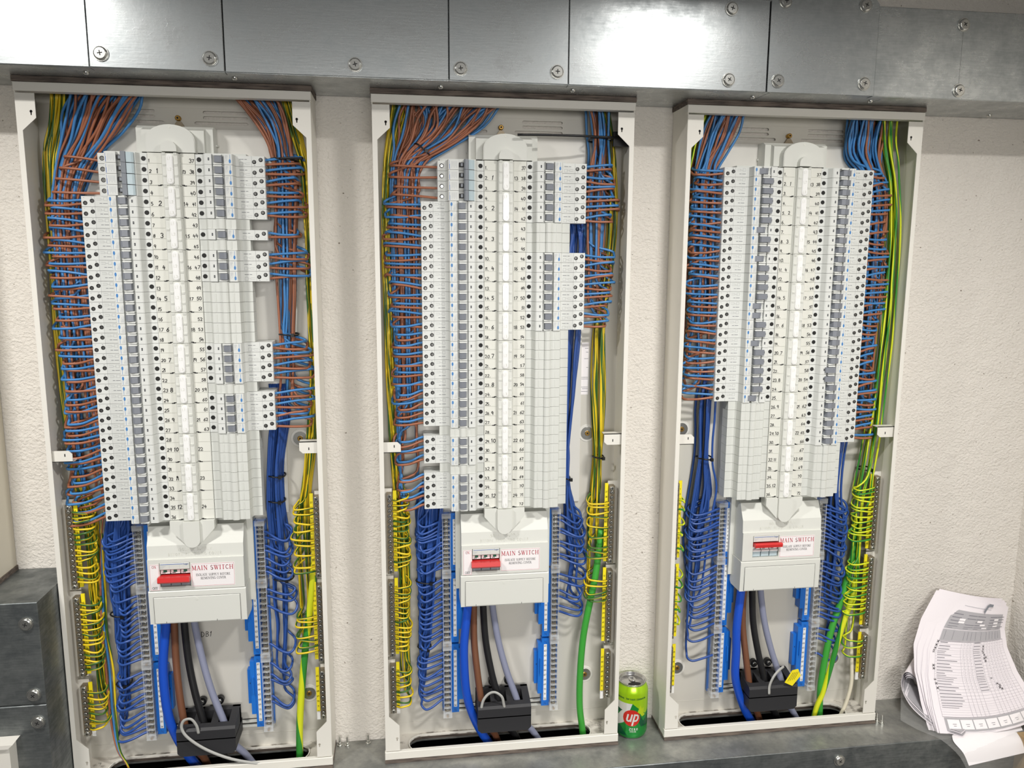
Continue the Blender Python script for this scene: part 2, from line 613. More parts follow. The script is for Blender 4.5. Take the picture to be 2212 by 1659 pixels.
# serif capitals: (advance, [(stroke, thickness factor)], [serif centre points])
SER = {
    'M': (.95, [([(.15, 0), (.15, 1)], .6), ([(.15, 1), (.47, .1)], 1.2), ([(.47, .1), (.8, 1)], .6), ([(.8, 1), (.8, 0)], 1.3)], [(.15, 0), (.15, 1), (.8, 0), (.8, 1)]),
    'A': (.78, [([(.1, 0), (.38, 1)], .6), ([(.38, 1), (.68, 0)], 1.3), ([(.2, .35), (.57, .35)], .6)], [(.1, 0), (.68, 0)]),
    'I': (.42, [([(.2, 0), (.2, 1)], 1.3)], [(.2, 0), (.2, 1)]),
    'N': (.85, [([(.14, 0), (.14, 1)], .6), ([(.14, 1), (.7, 0)], 1.3), ([(.7, 0), (.7, 1)], .6)], [(.14, 0), (.14, 1), (.7, 1)]),
    'S': (.6, [(arc(.28, .74, .2, .24, 40, 270, 8), .9), (arc(.28, .25, .23, .25, 90, -140, 8), 1.1)], []),
    'W': (1.05, [([(.1, 1), (.33, 0)], 1.3), ([(.33, 0), (.53, .9)], .6), ([(.48, 1), (.73, 0)], 1.3), ([(.73, 0), (.96, 1)], .6)], [(.1, 1), (.5, 1), (.96, 1)]),
    'T': (.68, [([(.33, 0), (.33, 1)], 1.3), ([(.05, .98), (.62, .98)], .7)], [(.33, 0)]),
    'C': (.72, [(arc(.38, .5, .3, .48, 45, 315, 12), 1.0)], []),
    'H': (.85, [([(.15, 0), (.15, 1)], 1.3), ([(.68, 0), (.68, 1)], 1.3), ([(.15, .52), (.68, .52)], .6)], [(.15, 0), (.15, 1), (.68, 0), (.68, 1)]),
    'O': (.78, [(arc(.38, .5, .3, .48, 0, 360, 14), 1.0)], []),
    'L': (.65, [([(.15, 0), (.15, 1)], 1.3), ([(.15, .02), (.58, .02)], .7)], [(.15, 1), (.15, 0)]),
    'E': (.66, [([(.15, 0), (.15, 1)], 1.3), ([(.15, .02), (.58, .02)], .7), ([(.15, .98), (.55, .98)], .7), ([(.15, .52), (.45, .52)], .6)], []),
    'U': (.8, [([(.15, 1), (.15, .3)] + arc(.4, .3, .25, .3, 180, 360, 8) + [(.65, 1)], 1.0)], [(.15, 1), (.65, 1)]),
    'P': (.62, [([(.15, 0), (.15, 1)], 1.3), ([(.15, .98)] + arc(.25, .74, .25, .24, 90, -90, 7) + [(.15, .5)], .8)], [(.15, 0)]),
    'Y': (.78, [([(.08, 1), (.38, .5), (.38, 0)], 1.2), ([(.38, .5), (.66, 1)], .6)], [(.08, 1), (.66, 1), (.38, 0)]),
    'B': (.68, [([(.15, 0), (.15, 1)], 1.3), ([(.15, .98)] + arc(.25, .76, .2, .22, 90, -90, 6) + [(.15, .53)], .8), ([(.15, .53)] + arc(.28, .27, .24, .26, 90, -90, 6) + [(.15, .02)], .8)], []),
    'F': (.6, [([(.15, 0), (.15, 1)], 1.3), ([(.15, .98), (.55, .98)], .7), ([(.15, .52), (.45, .52)], .6)], [(.15, 0)]),
    'R': (.7, [([(.15, 0), (.15, 1)], 1.3), ([(.15, .98)] + arc(.25, .74, .25, .24, 90, -90, 7) + [(.15, .5)], .8), ([(.3, .5), (.62, 0)], 1.0)], [(.15, 0), (.62, 0)]),
    'V': (.76, [([(.08, 1), (.38, 0)], 1.3), ([(.38, 0), (.68, 1)], .6)], [(.08, 1), (.68, 1)]),
    'G': (.78, [(arc(.38, .5, .3, .48, 45, 350, 12), 1.0), ([(.68, .42), (.68, .1)], 1.0)], []),
    ' ': (.4, [], []),
}


def ribbon(mb, pts, w, d, f=None, cap=True):
    """flat stroke of width w through (x, z) points, lying at depth d"""
    for i in range(len(pts) - 1):
        (x0, z0), (x1, z1) = pts[i], pts[i + 1]
        dx, dz = x1 - x0, z1 - z0
        l = math.hypot(dx, dz) or 1e-9
        ex, ez = dx / l * w * .35, dz / l * w * .35
        nx, nz = -dz / l * w / 2, dx / l * w / 2
        q = [(x0 - ex + nx, z0 - ez + nz), (x0 - ex - nx, z0 - ez - nz), (x1 + ex - nx, z1 + ez - nz), (x1 + ex + nx, z1 + ez + nz)]
        if f: vs = [f(*p) for p in q]
        else: vs = [(p[0], -d, p[1]) for p in q]
        mb.add(vs, [(0, 1, 2, 3)])


def write_marker(mb, text, x, z, h, d, w=None, jit=0.0, mirror=False):
    w = w or h * .16
    cx = x
    for ch in text:
        adv, st = GL[ch]
        s_ = 1 + R.uniform(-jit, jit); sl = R.uniform(-.1, .18) if jit else 0
        zz = z + R.uniform(-jit, jit) * h * .4
        for p in st:
            ribbon(mb, [(cx + (a + sl * b) * h * s_, zz + b * h * s_) for a, b in p], w, d)
        cx += (adv + .16) * h
    return cx - x


def text_width(text, h, sp=.06):
    return sum((SER[c][0] + sp) * h for c in text)


def write_serif(mb, text, xc, z, h, d, w=None, sp=.06, f=None, serifs=True):
    w = w or h * .1
    cx = xc - text_width(text, h, sp) / 2
    for ch in text:
        adv, st, se = SER[ch]
        for p, k in st:
            ribbon(mb, [(cx + a * h, z + b * h) for a, b in p], w * k, d, f)
        if serifs:
            for a, b in se:
                ribbon(mb, [(cx + (a - .12) * h, z + b * h), (cx + (a + .12) * h, z + b * h)], w * .6, d, f)
        cx += (adv + sp) * h


# ------------------------------------------------------------------ setting
TZ, TD, TT = 1.1585, 0.147, 1.296      # trunking underside, depth, top
SZ, SD = -0.0055, 0.1408               # lower trunking top, depth
XP = {1: -0.72371, 2: -0.2, 3: 0.3212} # left sides of the three boards
BN = {1: 'left', 2: 'middle', 3: 'right'}

mb = MB().mat('stippled_wall_paint')
mb.add([(-2.2, 0, -0.9), (1.093, 0, -0.9), (1.093, 0, 2.3), (-2.2, 0, 2.3), (-2.2, .1, -0.9), (1.2, .1, -0.9), (1.2, .1, 2.3), (-2.2, .1, 2.3)],
       [(0, 1, 2, 3), (4, 7, 6, 5), (0, 4, 5, 1), (3, 2, 6, 7), (0, 3, 7, 4), (1, 5, 6, 2)])
w = mb.build('wall_back'); w['kind'] = 'structure'
mb = MB().mat('stippled_wall_paint')
mb.add([(1.093, 0.0, -0.9), (1.093, -1.0, -0.9), (1.093, -1.0, 2.3), (1.093, 0.0, 2.3), (1.2, 0.0, -0.9), (1.2, -1.0, -0.9), (1.2, -1.0, 2.3), (1.2, 0.0, 2.3)],
       [(0, 1, 2, 3), (4, 7, 6, 5), (0, 4, 5, 1), (3, 2, 6, 7), (0, 3, 7, 4), (1, 5, 6, 2)])
w = mb.build('wall_right'); w['kind'] = 'structure'


# pan-head cover screw
def screw_mesh(r, h=0.004, washer=True):
    mb = MB().mat('zinc_screw')
    if washer:
        mb.disc(0, 0, r * 1.0, 0, h * .35, 16)
        mb.disc(0, 0, r * .86, h * .3, h, 16, bev=h * .35)
    else:
        mb.disc(0, 0, r, 0, h, 12, bev=h * .4)
    mb.mat('dark_slot')
    c = r * .32; t = r * .06
    mb.box(-c, c, h, h + .0001, -t, t); mb.box(-t, t, h, h + .00012, -c, c)
    o = mb.build('screw'); me = o.data; bpy.data.objects.remove(o)
    return me


SCREW_BIG = screw_mesh(0.0108, 0.0052)
SCREW_SMALL = screw_mesh(0.0035, 0.0022, False)
SCREW_BOLT = screw_mesh(0.0042, 0.004, False)


def put_screw(x, d, z, parent, me=None, name='screw', rot=None):
    o = link_mesh(name, me or SCREW_BIG, parent, (x, -d, z))
    o.rotation_euler = (0, R.uniform(0, PI) if rot is None else rot, 0)
    return o


# ---- upper trunking
tr = empty('cable_trunking', (0, 0, TZ), 'galvanised steel cable trunking running along the wall above the three boards', 'trunking')
LX0, LX1 = -2.1, 1.09
mb = MB().mat('galvanised_steel')
# open body: underside, top and back; the covers close its front
H = TT - TZ
mb.box(LX0, LX1, 0.001, TD - .003, 0, 0.0016)
mb.box(LX0, LX1, 0.001, TD - .003, H - .0016, H)
mb.box(LX0, LX1, 0.0005, 0.002, 0, H)
for dx in (-.62, -.385, -.10, .13, .43, .635):   # joint lips under the trunking
    mb.box(dx, dx + .0015, 0.02, TD - .006, -0.0006, 0.0)
mb.build('trunking_body', tr)
mb = MB().mat('zinc_screw')
for x, d in ((-.6064, .114), (-.3989, .113), (-.0922, .104), (.1158, .112), (.4166, .112), (.6237, .113), (.9107, .03), (.97, .09)):
    o = link_mesh('bolt', SCREW_BOLT, tr, (x, -d, 0.0))
    o.rotation_euler = (PI / 2 * -1 + PI, 0, 0) if False else (PI / 2, 0, 0)
seams = [LX0, -1.30, -0.5896, -0.4055, -0.0818, 0.1012, 0.4230, 0.6065, LX1]
proud = [0, 0, .0014, 0, .0010, .0002, .0024, 0]
screws = {2: [(-.5728, 1.1765), (-.4252, 1.1754)], 3: [(-.2201, 1.175)], 4: [(-.0645, 1.175), (.0833, 1.1758)],
          5: [(.3588, 1.28), (.3588, 1.1742)], 6: [(.4458, 1.2943), (.5811, 1.2946), (.44, 1.175), (.5874, 1.1759)], 7: [(.7565, 1.2739), (.7578, 1.1717)]}
for i in range(8):
    a, b = seams[i] + .0006, seams[i + 1] - .0006
    p = proud[i]
    mb = MB().mat('galvanised_steel')
    if i == 6:   # the tee cover runs on upwards and has clipped corners
        poly = [(a, -.0004), (b, -.0004), (b, .139), (b - .014, .156), (b - .014, .36), (a + .012, .36), (a + .012, .156), (a, .148)]
        mb.prism_xz(poly, TD - .003 + p, TD + p)
        mb.box(a + .012, b - .014, .001, TD - .003, H, .36)
    else:
        mb.bbox(a, b, TD - .003 + p, TD + p, -.0004, H, .0008)
        mb.box(a, b, TD - .02, TD - .003 + p, -.0009, -.0003)
    lid = mb.build('cover_plate', tr)
    lid.location = (0, 0, 0)
    for x, z in screws.get(i, []):
        put_screw(x, TD + p, z - TZ, lid)
    if i == 7:
        mb = MB().mat('dark_slot'); mb.box(.7570, .7573, TD + .0000, TD + .0001, .015, .115); mb.build('seam', lid)

# ---- lower trunking (the ledge the boards stand on)
lt = empty('cable_trunking', (0, 0, SZ - .16), 'galvanised steel trunking below the boards, its top a dusty ledge', 'trunking')
mb = MB().mat('dusty_galvanised_steel')
holes = []
for k in (1, 2, 3):
    holes.append(stadium(XP[k] + .040, XP[k] + .388, .014, .067, 8))
poly = [(-.722, .001), (1.092, .001), (1.092, SD - .001), (-.722, SD - .001)]
mb.prism_xy(poly, .158, .16, holes)
mb.build('top_plate', lt)
mb = MB().mat('inside_shade')  # trunking floor and back, with the inner shade put into their colour
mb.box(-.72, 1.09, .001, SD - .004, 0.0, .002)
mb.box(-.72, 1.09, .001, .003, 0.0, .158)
mb.build('shade_dark_interior', lt)
mb = MB().mat('dull_galvanised_steel')
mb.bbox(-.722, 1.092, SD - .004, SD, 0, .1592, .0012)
fc = mb.build('cover_plate', lt)
put_screw(.64, SD, .1345, fc, rot=.6)
put_screw(.05, SD, .1345, fc)
for x, d in ((-.286, .012), (-.272, .014), (-.2337, .012), (.7600, .062), (.7640, .080), (.7585, .072)):
    b_ = MB().mat('zinc_screw')
    b_.lathe(x, -d, [(.0048, .16), (.0048, .1625), (.003, .1628), (.003, .1665), (.0016, .1668), (.0016, .178), (0.0001, .1785)], 8, False)
    b_.build('bolt', lt)

# ---- trunking riser at the left
rz = -.16
lb = empty('cable_trunking', (-.86, 0, -.20), 'dark galvanised steel trunking riser at the lower left corner', 'trunking')
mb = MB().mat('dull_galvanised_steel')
bx0, bx1 = -.75 + .86 - .75, -.7250 + .86
mb.box(-.45, bx1, .001, .1445, 0, .564)
mb.build('trunking_body', lb)
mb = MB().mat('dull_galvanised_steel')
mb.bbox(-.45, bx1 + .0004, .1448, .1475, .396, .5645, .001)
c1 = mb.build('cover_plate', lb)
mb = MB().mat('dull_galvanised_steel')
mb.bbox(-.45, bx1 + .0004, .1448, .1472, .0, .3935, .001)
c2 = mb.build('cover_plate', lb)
put_screw(-.7425 + .86, .1475, .5307, c1, rot=.3); put_screw(-.741 + .86, .1475, .4121, c1, rot=.9); put_screw(-.7388 + .86, .1472, .3652, c2, rot=.5)
o = link_mesh('bolt', SCREW_BOLT, lb, (bx1, -.066, .358)); o.rotation_euler = (0, 0, PI / 2)

# ---- beige enclosure at the far left, standing on the riser
en = empty('steel_enclosure', (-.97, 0, .364), 'beige painted steel enclosure cut off by the left edge', 'enclosure')
mb = MB().mat('enclosure_beige')
mb.bbox(-.2, .152, .001, .105, .008, .79, .003)
mb.build('housing', en)
mb = MB().mat('rubber_gasket')
mb.box(-.2, .154, .001, .108, 0, .008)
mb.build('gasket', en)
bc = empty('metal_cover', (-.80, -.1475, .02), 'pale cream metal cover with a mitred corner at the bottom left', 'cover')
mb = MB().mat('steel_paint')
mb.box(-.09, .026, 0, .022, -.2, .118)
mb.prism_xz([(-.09, .118), (.026, .118), (.033, .1245), (-.09, .1245)], 0, .026)
mb.build('cover_shell', bc)

# ------------------------------------------------------------------ distribution boards
PITCH, ZT = 0.01641, 1.0522
UC = 0.2148
HB = 1.15
DFR = 0.075


def keyhole(x, z, flip=False):
    a = circle(x, z, .0021, 10)
    pts = []
    for i in range(11):
        t = math.radians(-60 + 300 * i / 10)
        pts.append((x + .0021 * math.cos(t), z + .0021 * math.sin(t)))
    pts += [(x - .0008, z - .0055), (x + .0008, z - .0055)]
    return pts


def mirror(poly):
    return [(2 * UC - x, z) for x, z in reversed(poly)]


def build_board(k):
    X0 = XP[k]
    lab = {1: 'left open grey distribution board full of wires, beside the trunking riser',
           2: 'middle open grey distribution board with wide cable tie across its top',
           3: 'right open grey distribution board nearest the paper certificates'}[k]
    b = empty('distribution_board', (X0, 0, 0), lab, 'distribution board')
    W = 2 * UC
    # back plate with vent slots
    slots = []
    for zz in (1.1255, 1.1172, 1.1085):
        a0 = .238 if zz < 1.11 else .2515
        sl = stadium(a0, .3225, zz - .0024, zz + .0024, 3)
        slots.append(sl); slots.append([(2 * UC - x, z) for x, z in sl])
    mb = MB().mat('enclosure_inside')
    mb.prism_xz([(.001, .004), (W - .001, .004), (W - .001, HB - .002), (.001, HB - .002)], .003, .005, slots)
    mb.box(.01, W - .01, .005, .0055, .028, .0285)
    mb.box(.01, W - .01, .005, .0055, 1.131, 1.1315)
    mb.build('back_plate', b)
    for s_, nm in ((0, 'side_panel'), (1, 'side_panel')):
        mb = MB().mat('steel_paint')
        x0, x1 = (0, .0015) if s_ == 0 else (W - .0015, W)
        mb.box(x0, x1, 0.001, DFR - .001, 0, HB)
        mb.build(nm, b)
    # front flanges with clipped corners and keyholes
    base = [(.0003, .0170), (.0258, .0170), (.0256, .0655), (.0075, .0840), (.0080, 1.0800), (.0280, 1.0985), (.0280, 1.1338), (.0003, 1.1338)]
    k1, k2 = keyhole(.0216, 1.1076), keyhole(.0211, .0412)
    mb = MB().mat('steel_paint'); mb.prism_xz(base, DFR - .0012, DFR, [k1, k2]); mb.build('front_flange', b)
    mb = MB().mat('steel_paint'); mb.prism_xz(mirror(base), DFR - .0012, DFR, [[(2 * UC - x, z) for x, z in k1], [(2 * UC - x, z) for x, z in k2]]); mb.build('front_flange', b)
    for x in (.0213, W - .0213):
        mb = MB().mat('inside_shade'); mb.box(x - .004, x + .004, DFR - .0034, DFR - .0030, 1.100, 1.113); mb.build('keyhole_shade', b)  # dark patch added behind each upper keyhole as the shade inside it
    mb = MB().mat('steel_paint'); mb.bbox(-.001, W + .001, DFR - .014, DFR + .0015, 1.1365, 1.1497, .0008); mb.box(-.001, W + .001, .001, DFR - .014, 1.148, 1.1497); mb.build('top_rail', b)
    mb = MB().mat('steel_paint'); mb.bbox(-.001, W + .001, DFR - .006, DFR + .0015, 0.0005, .0155, .0008); mb.build('bottom_rail', b)
    mb = MB().mat('rubber_gasket'); mb.box(-.002, W + .002, .001, DFR + .002, 1.1503, 1.1581); mb.build('gasket', b)
    st = stadium(.0375, .3905, .0115, .0695, 8)
    mb = MB().mat('rubber_gasket'); mb.prism_xy([(-.001, .001), (W + .001, .001), (W + .001, DFR + .003), (-.001, DFR + .003)], -.0052, 0.0, [st]); mb.build('gasket', b)
    # bottom plate with the cable slot and its raised rim
    st = stadium(.043, .385, .0150, .0655, 10)
    mb = MB().mat('bottom_plate_dusty'); mb.prism_xy([(.001, .003), (W - .001, .003), (W - .001, DFR - .001), (.001, DFR - .001)], .002, .004, [st])
    for sx in (.022, W - .022):
        mb.mat('dark_slot'); mb.box(sx - .004, sx + .001, .022, .0226, .004, .0042); mb.box(sx + .0004, sx + .001, .022, .028, .004, .0042)
    mb.build('gland_plate', b)
    ro = stadium(.041, .387, .013, .0675, 10)
    mb = MB().mat('steel_paint'); mb.prism_xy(ro, .004, .0062, [st]); mb.build('slot_rim', b)
    # lock tabs half way up
    for side in (0, 1):
        z0 = .5665
        if side == 0: poly = [(.0015, z0), (.0365, z0), (.0365, z0 + .013), (.031, z0 + .0185), (.0015, z0 + .0185)]
        else: poly = [(W - .0015, z0 + .0035), (W - .0015, z0 + .0235), (W - .0375, z0 + .0235), (W - .0375, z0 + .0085), (W - .032, z0 + .0035)]
        mb = MB().mat('steel_paint')
        mb.prism_xz(poly, .0675, .0690)
        if side: mb.box(W - .0375, W - .0015, .052, .0690, z0 + .0222, z0 + .0235)
        else: mb.box(.0015, .0365, .052, .0690, z0, z0 + .0012)
        mb.mat('dark_slot')
        xx = .0255 if side == 0 else W - .022
        mb.box(xx - .0008, xx + .0008, .0690, .0692, z0 + .009, z0 + .0135)
        mb.build('lock_tab', b)
    # mounting screws with big washers
    pos = {1: [(.386, .582), (.385, .101)], 2: [(.3764, .578), (.3806, .101)], 3: [(.036, .581), (.0458, .101), (.0434, 1.057), (.3748, .098)]}[k]
    for x, z in pos:
        mb = MB().mat('pan_sheet'); mb.disc(x, z, .0165, .005, .0058, 24, bev=.0006)
        mb.mat('zinc_screw'); mb.disc(x, z, .0120, .0058, .0070, 24, bev=.0003)
        mb.mat('brass'); mb.disc(x, z, .0048, .0070, .0085, 12, bev=.0006)
        mb.mat('dark_slot'); mb.disc(x, z, .0018, .0085, .0087, 6)
        mb.build('wall_screw', b)
    mb = MB().mat('brass'); mb.disc(UC - .0005, 1.1145, .0043, .006, .014, 12, bev=.001)
    mb.mat('dark_slot'); mb.disc(UC - .0005, 1.1145, .0018, .014, .0142, 6)
    mb.mat('tin_bar'); mb.prism_xz([(UC - .009, 1.101), (UC + .009, 1.101), (UC + .003, 1.110), (UC - .003, 1.110)], .005, .010)
    mb.build('top_screw', b)
    # pan assembly sheet and busbar tray behind the breakers
    mb = MB().mat('pan_sheet')
    mb.prism_xz([(.067, .45), (.3625, .45), (.3625, 1.0985), (.110, 1.0985), (.083, 1.075), (.067, 1.045)], .006, .009)
    mb.build('pan_sheet', b)
    mb = MB().mat('breaker_body')
    mb.box(.108, .3216, .009, .034, .4615, 1.058)
    mb.box(.150, .2796, .034, .050, .4615, 1.056)
    mb.build('busbar_tray', b)
    # lower rails at the foot of the board
    for zz in (.0455, .0545):
        mb = MB().mat('cover_plastic'); mb.box(.120, .320, .006, .011, zz, zz + .0035)
        mb.mat('inside_shade'); mb.box(.122, .318, .0058, .0066, zz + .0034, zz + .0046)
        mb.build('mounting_rail', b)
    # head cover
    mb = MB().mat('cover_plastic')
    mb.prism_dz([(.010, 1.0545), (.038, 1.0545), (.038, 1.094), (.030, 1.0985), (.010, 1.0985)], UC - .058, UC + .058)
    mb.prism_dz([(.038, 1.0545), (.050, 1.0545), (.050, 1.090), (.038, 1.094)], UC - .047, UC + .047)
    mb.box(UC - .060, UC - .056, .009, .014, 1.07, 1.073); mb.box(UC + .056, UC + .061, .009, .022, 1.07, 1.0725)
    mb.build('head_housing', b)
    dome = [(.1783, 1.0540), (.2513, 1.0540), (.2513, 1.0725)] + [(UC + .0365 * math.cos(a), 1.0725 + .0235 * math.sin(a)) for a in [PI * i / 14 for i in range(1, 14)]] + [(.1783, 1.0725)]
    mb = MB().mat('cover_plastic'); mb.prism_xz(dome, .046, .0660)
    inner = [(UC + (x - UC) * .97, 1.0545 + (z - 1.0545) * .97) for x, z in dome]
    mb.prism_xz(inner, .0660, .0667)
    mb.mat('label_tile'); mb.disc(UC, 1.0915, .0016, .0667, .0670, 10)
    mb.build('head_cover', b)
    mb = MB().mat('cover_plastic')
    mb.prism_xz(stadium(.2030, .2262, 1.030, 1.0705, 10)[:11] + [(.2030, 1.0540), (.2262, 1.0540)], .066, .0775)
    mb.build('strip_end_cap', b)
    # cover segments with label tiles and phase windows
    for s_ in range(12):
        zb = ZT - (s_ + 1) * 3 * PITCH
        o = link_mesh('cover_segment', SEG, b, (0, 0, zb))
        link_mesh('phase_window', PHASE, o)
        link_mesh('phase_lettering', PHTXT, o)
    # lower neck over the switch
    mb = MB().mat('cover_plastic')
    mb.prism_xz([(.1795, .4612), (.1795, .4470), (.2010, .4225), (.2286, .4225), (.2501, .4470), (.2501, .4612)], .050, .0720)
    mb.build('neck_cover', b)
    lo = stadium(.2015, .2275, .4165, .50, 10)[11:]
    mb = MB().mat('cover_plastic'); mb.prism_xz(lo + [(.2275, .4612), (.2015, .4612)], .060, .0775); mb.build('strip_end_cap', b)
    # handwriting
    mb = MB().mat('black_ink')
    dw = .06665
    last = 63 if k == 1 else 72
    for n in range(1, 37):
        zb = ZT - n * PITCH + .0028
        hh = .0052 if k != 2 else .0050
        write_marker(mb, str(n) + ('.' if k != 1 else ''), .1812, zb, hh, dw, jit=.12)
        nn = n + 36
        if nn <= last:
            wd = sum((GL[c][0] + .16) * hh for c in str(nn))
            write_marker(mb, str(nn), .2490 - wd, zb + .0004, hh, dw, jit=.12)
        if n % 3 == 2:
            q = (n + 1) // 3
            write_marker(mb, str(q), .1922, zb, .0064 if k != 3 else .0055, dw, jit=.1)
            write_marker(mb, str(q + 12), .2303, zb, .0052, dw, jit=.1)
    if k == 1:
        write_marker(mb, 'DB1', .2005, .2235, .0095, .0056, w=.0009, jit=.05)
    mb.build('handwritten_numbers', b)
    return b


def seg_meshes():
    h = 3 * PITCH
    mb = MB().mat('cover_plastic')
    mb.box(.1795, .2501, .050, .0655, .0002, h - .0002)
    mb.bbox(.2018, .2278, .0655, .0700, .0002, h - .0002, .002)
    mb.bbox(.2026, .2270, .0700, .0745, .0002, h - .0002, .001)
    mb.mat('label_tile')
    for i in range(3):
        z0 = i * PITCH + .0009
        mb.box(.1800, .2005, .0655, .0663, z0 + .0004, z0 + PITCH - .0004)
        mb.box(.2290, .2496, .0655, .0663, z0 + .0004, z0 + PITCH - .0004)
    mb.mat('cover_plastic')
    for i in range(4):   # little clips beside the phase window
        z0 = i * PITCH
        if i: 
            for xx in (.2040, .2208):
                mb.box(xx, xx + .0048, .0745, .0753, z0 - .0013, z0 + .0002); mb.box(xx, xx + .0048, .0745, .0753, z0 - .0030, z0 - .0018)
    mb.mat('dark_slot')
    for (xa, xb_, za, zb) in ((.1935, .1985, -.0003, .0011), (.1965, .2005, .0008, .0022)):
        mb.box(xa, xb_, .0663, .0665, za, zb)
        mb.box(2 * UC - xb_, 2 * UC - xa, .0663, .0665, za, zb)
    mb.box(.1800, .1936, .0663, .0664, .0001, .0004); mb.box(.2360, .2496, .0663, .0664, .0001, .0004)
    o = mb.build('cover_segment'); s = o.data; bpy.data.objects.remove(o)
    mb = MB().mat('translucent_plastic')
    st = stadium(.2100, .2196, .0020, h - .0020, 8)
    mb.prism_xz(st, .0745, .0765)
    si = [(UC + (x - UC) * .8, h / 2 + (z - h / 2) * .96) for x, z in st]
    mb.prism_xz(si, .0765, .0772)
    o = mb.build('phase_window'); p = o.data; bpy.data.objects.remove(o)
    mb = MB().mat('label_tile')
    for i in range(3):
        write_marker(mb, 'L' + str(3 - i), .2118, i * PITCH + .0060, .0040, .0774, w=.0005)
    o = mb.build('phase_lettering'); t = o.data; bpy.data.objects.remove(o)
    return s, p, t


SEG, PHASE, PHTXT = seg_meshes()


# ---- breaker prototypes, built around x = 0 at the board axis for the left column
def mk(mbuilder, name):
    o = mbuilder.build(name); me = o.data; bpy.data.objects.remove(o); return me


ph = PITCH / 2 - .00022


def prof(pts, mname, z0=-ph, z1=ph):
    mb = MB().mat(mname)
    mb.prism_xy([(x - UC, d) for x, d in pts], z0, z1)
    return mb


RB = {}
RB['body'] = mk(prof([(.0757, .018), (.0757, .0572), (.0765, .0580), (.1160, .0580), (.1196, .0600), (.1212, .0762), (.1222, .0772), (.1335, .0772), (.1342, .0715),
                      (.1518, .0715), (.1524, .0772), (.1625, .0772), (.1640, .0760), (.1678, .0660), (.1690, .0650), (.1790, .0650), (.1790, .018)], 'breaker_plastic'), 'body')
mb = MB().mat('grey_lever')
lx0, lx1 = .1362 - UC, .1486 - UC
mb.prism_xy([(lx0, .0715), (lx1, .0715), (lx1 - .001, .0795), (lx0 + .0035, .0815), (lx0 + .0005, .0805)], -.0046, .0050)
RB['lever'] = mk(mb, 'lever')
mb = MB().mat('grey_lever')
mb.prism_xy([(.1305 - UC, .0775), (.1440 - UC, .0715), (.1490 - UC, .0715), (.1455 - UC, .0790), (.1400 - UC, .0815)], -.0046, .0050)
RB['lever2'] = mk(mb, 'lever')
mb = MB().mat('grey_lever')
mb.prism_xy([(.1372 - UC, .0715), (.1500 - UC, .0715), (.1560 - UC, .0795), (.1550 - UC, .0810), (.1380 - UC, .0830), (.1365 - UC, .081)], -.0046, .0050)
RB['lever3'] = mk(mb, 'lever')
mb = MB().mat('breaker_plastic')
mb.prism_xz(stadium(.1368 - UC, .1500 - UC, -.0012, .0012, 4), .0715, .0793)
RB['guard'] = mk(mb, 'lever_guard')
mb = MB().mat('screw_hole')
mb.disc(0, 0, .0033, -.0005, .00012, 14)
mb.mat('screw_steel')
mb.disc(.0003, -.0003, .0019, .0001, .0002, 10)
mb.mat('screw_hole'); mb.box(-.0014, .0018, .0002, .00026, -.0006, -.0001)
RB['screw'] = mk(mb, 'terminal_screw')
mb = MB().mat('screw_hole')
mb.disc(0, 0, .0036, -.0005, .00014, 16)
RB['hole'] = mk(mb, 'terminal_hole')
mb = MB()
mb.mat('grey_print')
D1, D2 = .0581, .0773


def pl(x0, z0, x1, z1, d, w=.00022): ribbon(mb, [(x0 - UC, z0), (x1 - UC, z1)], w, d)


pl(.0957, -ph, .0957, ph, D1, .00025)
pl(.0985, .0050, .1050, .0050, D1); pl(.1050, .0050, .1050, .0030, D1); pl(.1050, .0030, .1090, .0030, D1); pl(.0985, .0022, .1050, .0022, D1)
for a, b_ in (((.1090, .0062), (.1140, .0062)), ((.1140, .0062), (.1140, .0016)), ((.1140, .0016), (.1090, .0016)), ((.1090, .0016), (.1090, .0062))): pl(a[0], a[1], b_[0], b_[1], D1)
pl(.1030, -.0028, .1062, -.0028, D1, .0009); pl(.1080, -.0028, .1140, -.0028, D1, .0009)
pl(.0792, .0058, .0806, .0058, D1, .0004); pl(.0905, .0062, .0920, .0062, D1, .0007)
mb.mat('light_print')
for q in range(4): pl(.1285 + q * .0011, -.0062, .1285 + q * .0011, -.0062 + (.0030, .0085, .0050, .0100)[q], D2, .0004)
mb.mat('blue_print')
mb.prism_xz([(.1250 - UC + .0016 * math.cos(t), .0028 + .0031 * math.sin(t)) for t in [2 * PI * i / 12 for i in range(12)]], D2 - .0001, D2 + .0001)
pl(.1247, -.0068, .1247, .0000, D2, .0005)
mb.mat('screw_hole'); mb.box(.1556 - UC, .1577 - UC, D2 - .0002, D2, -.0021, .0021)
mb.mat('grey_lever'); mb.box(.1562 - UC, .1571 - UC, D2, D2 + .00005, -.0010, .0010)
RB['mark'] = mk(mb, 'printed_marking')
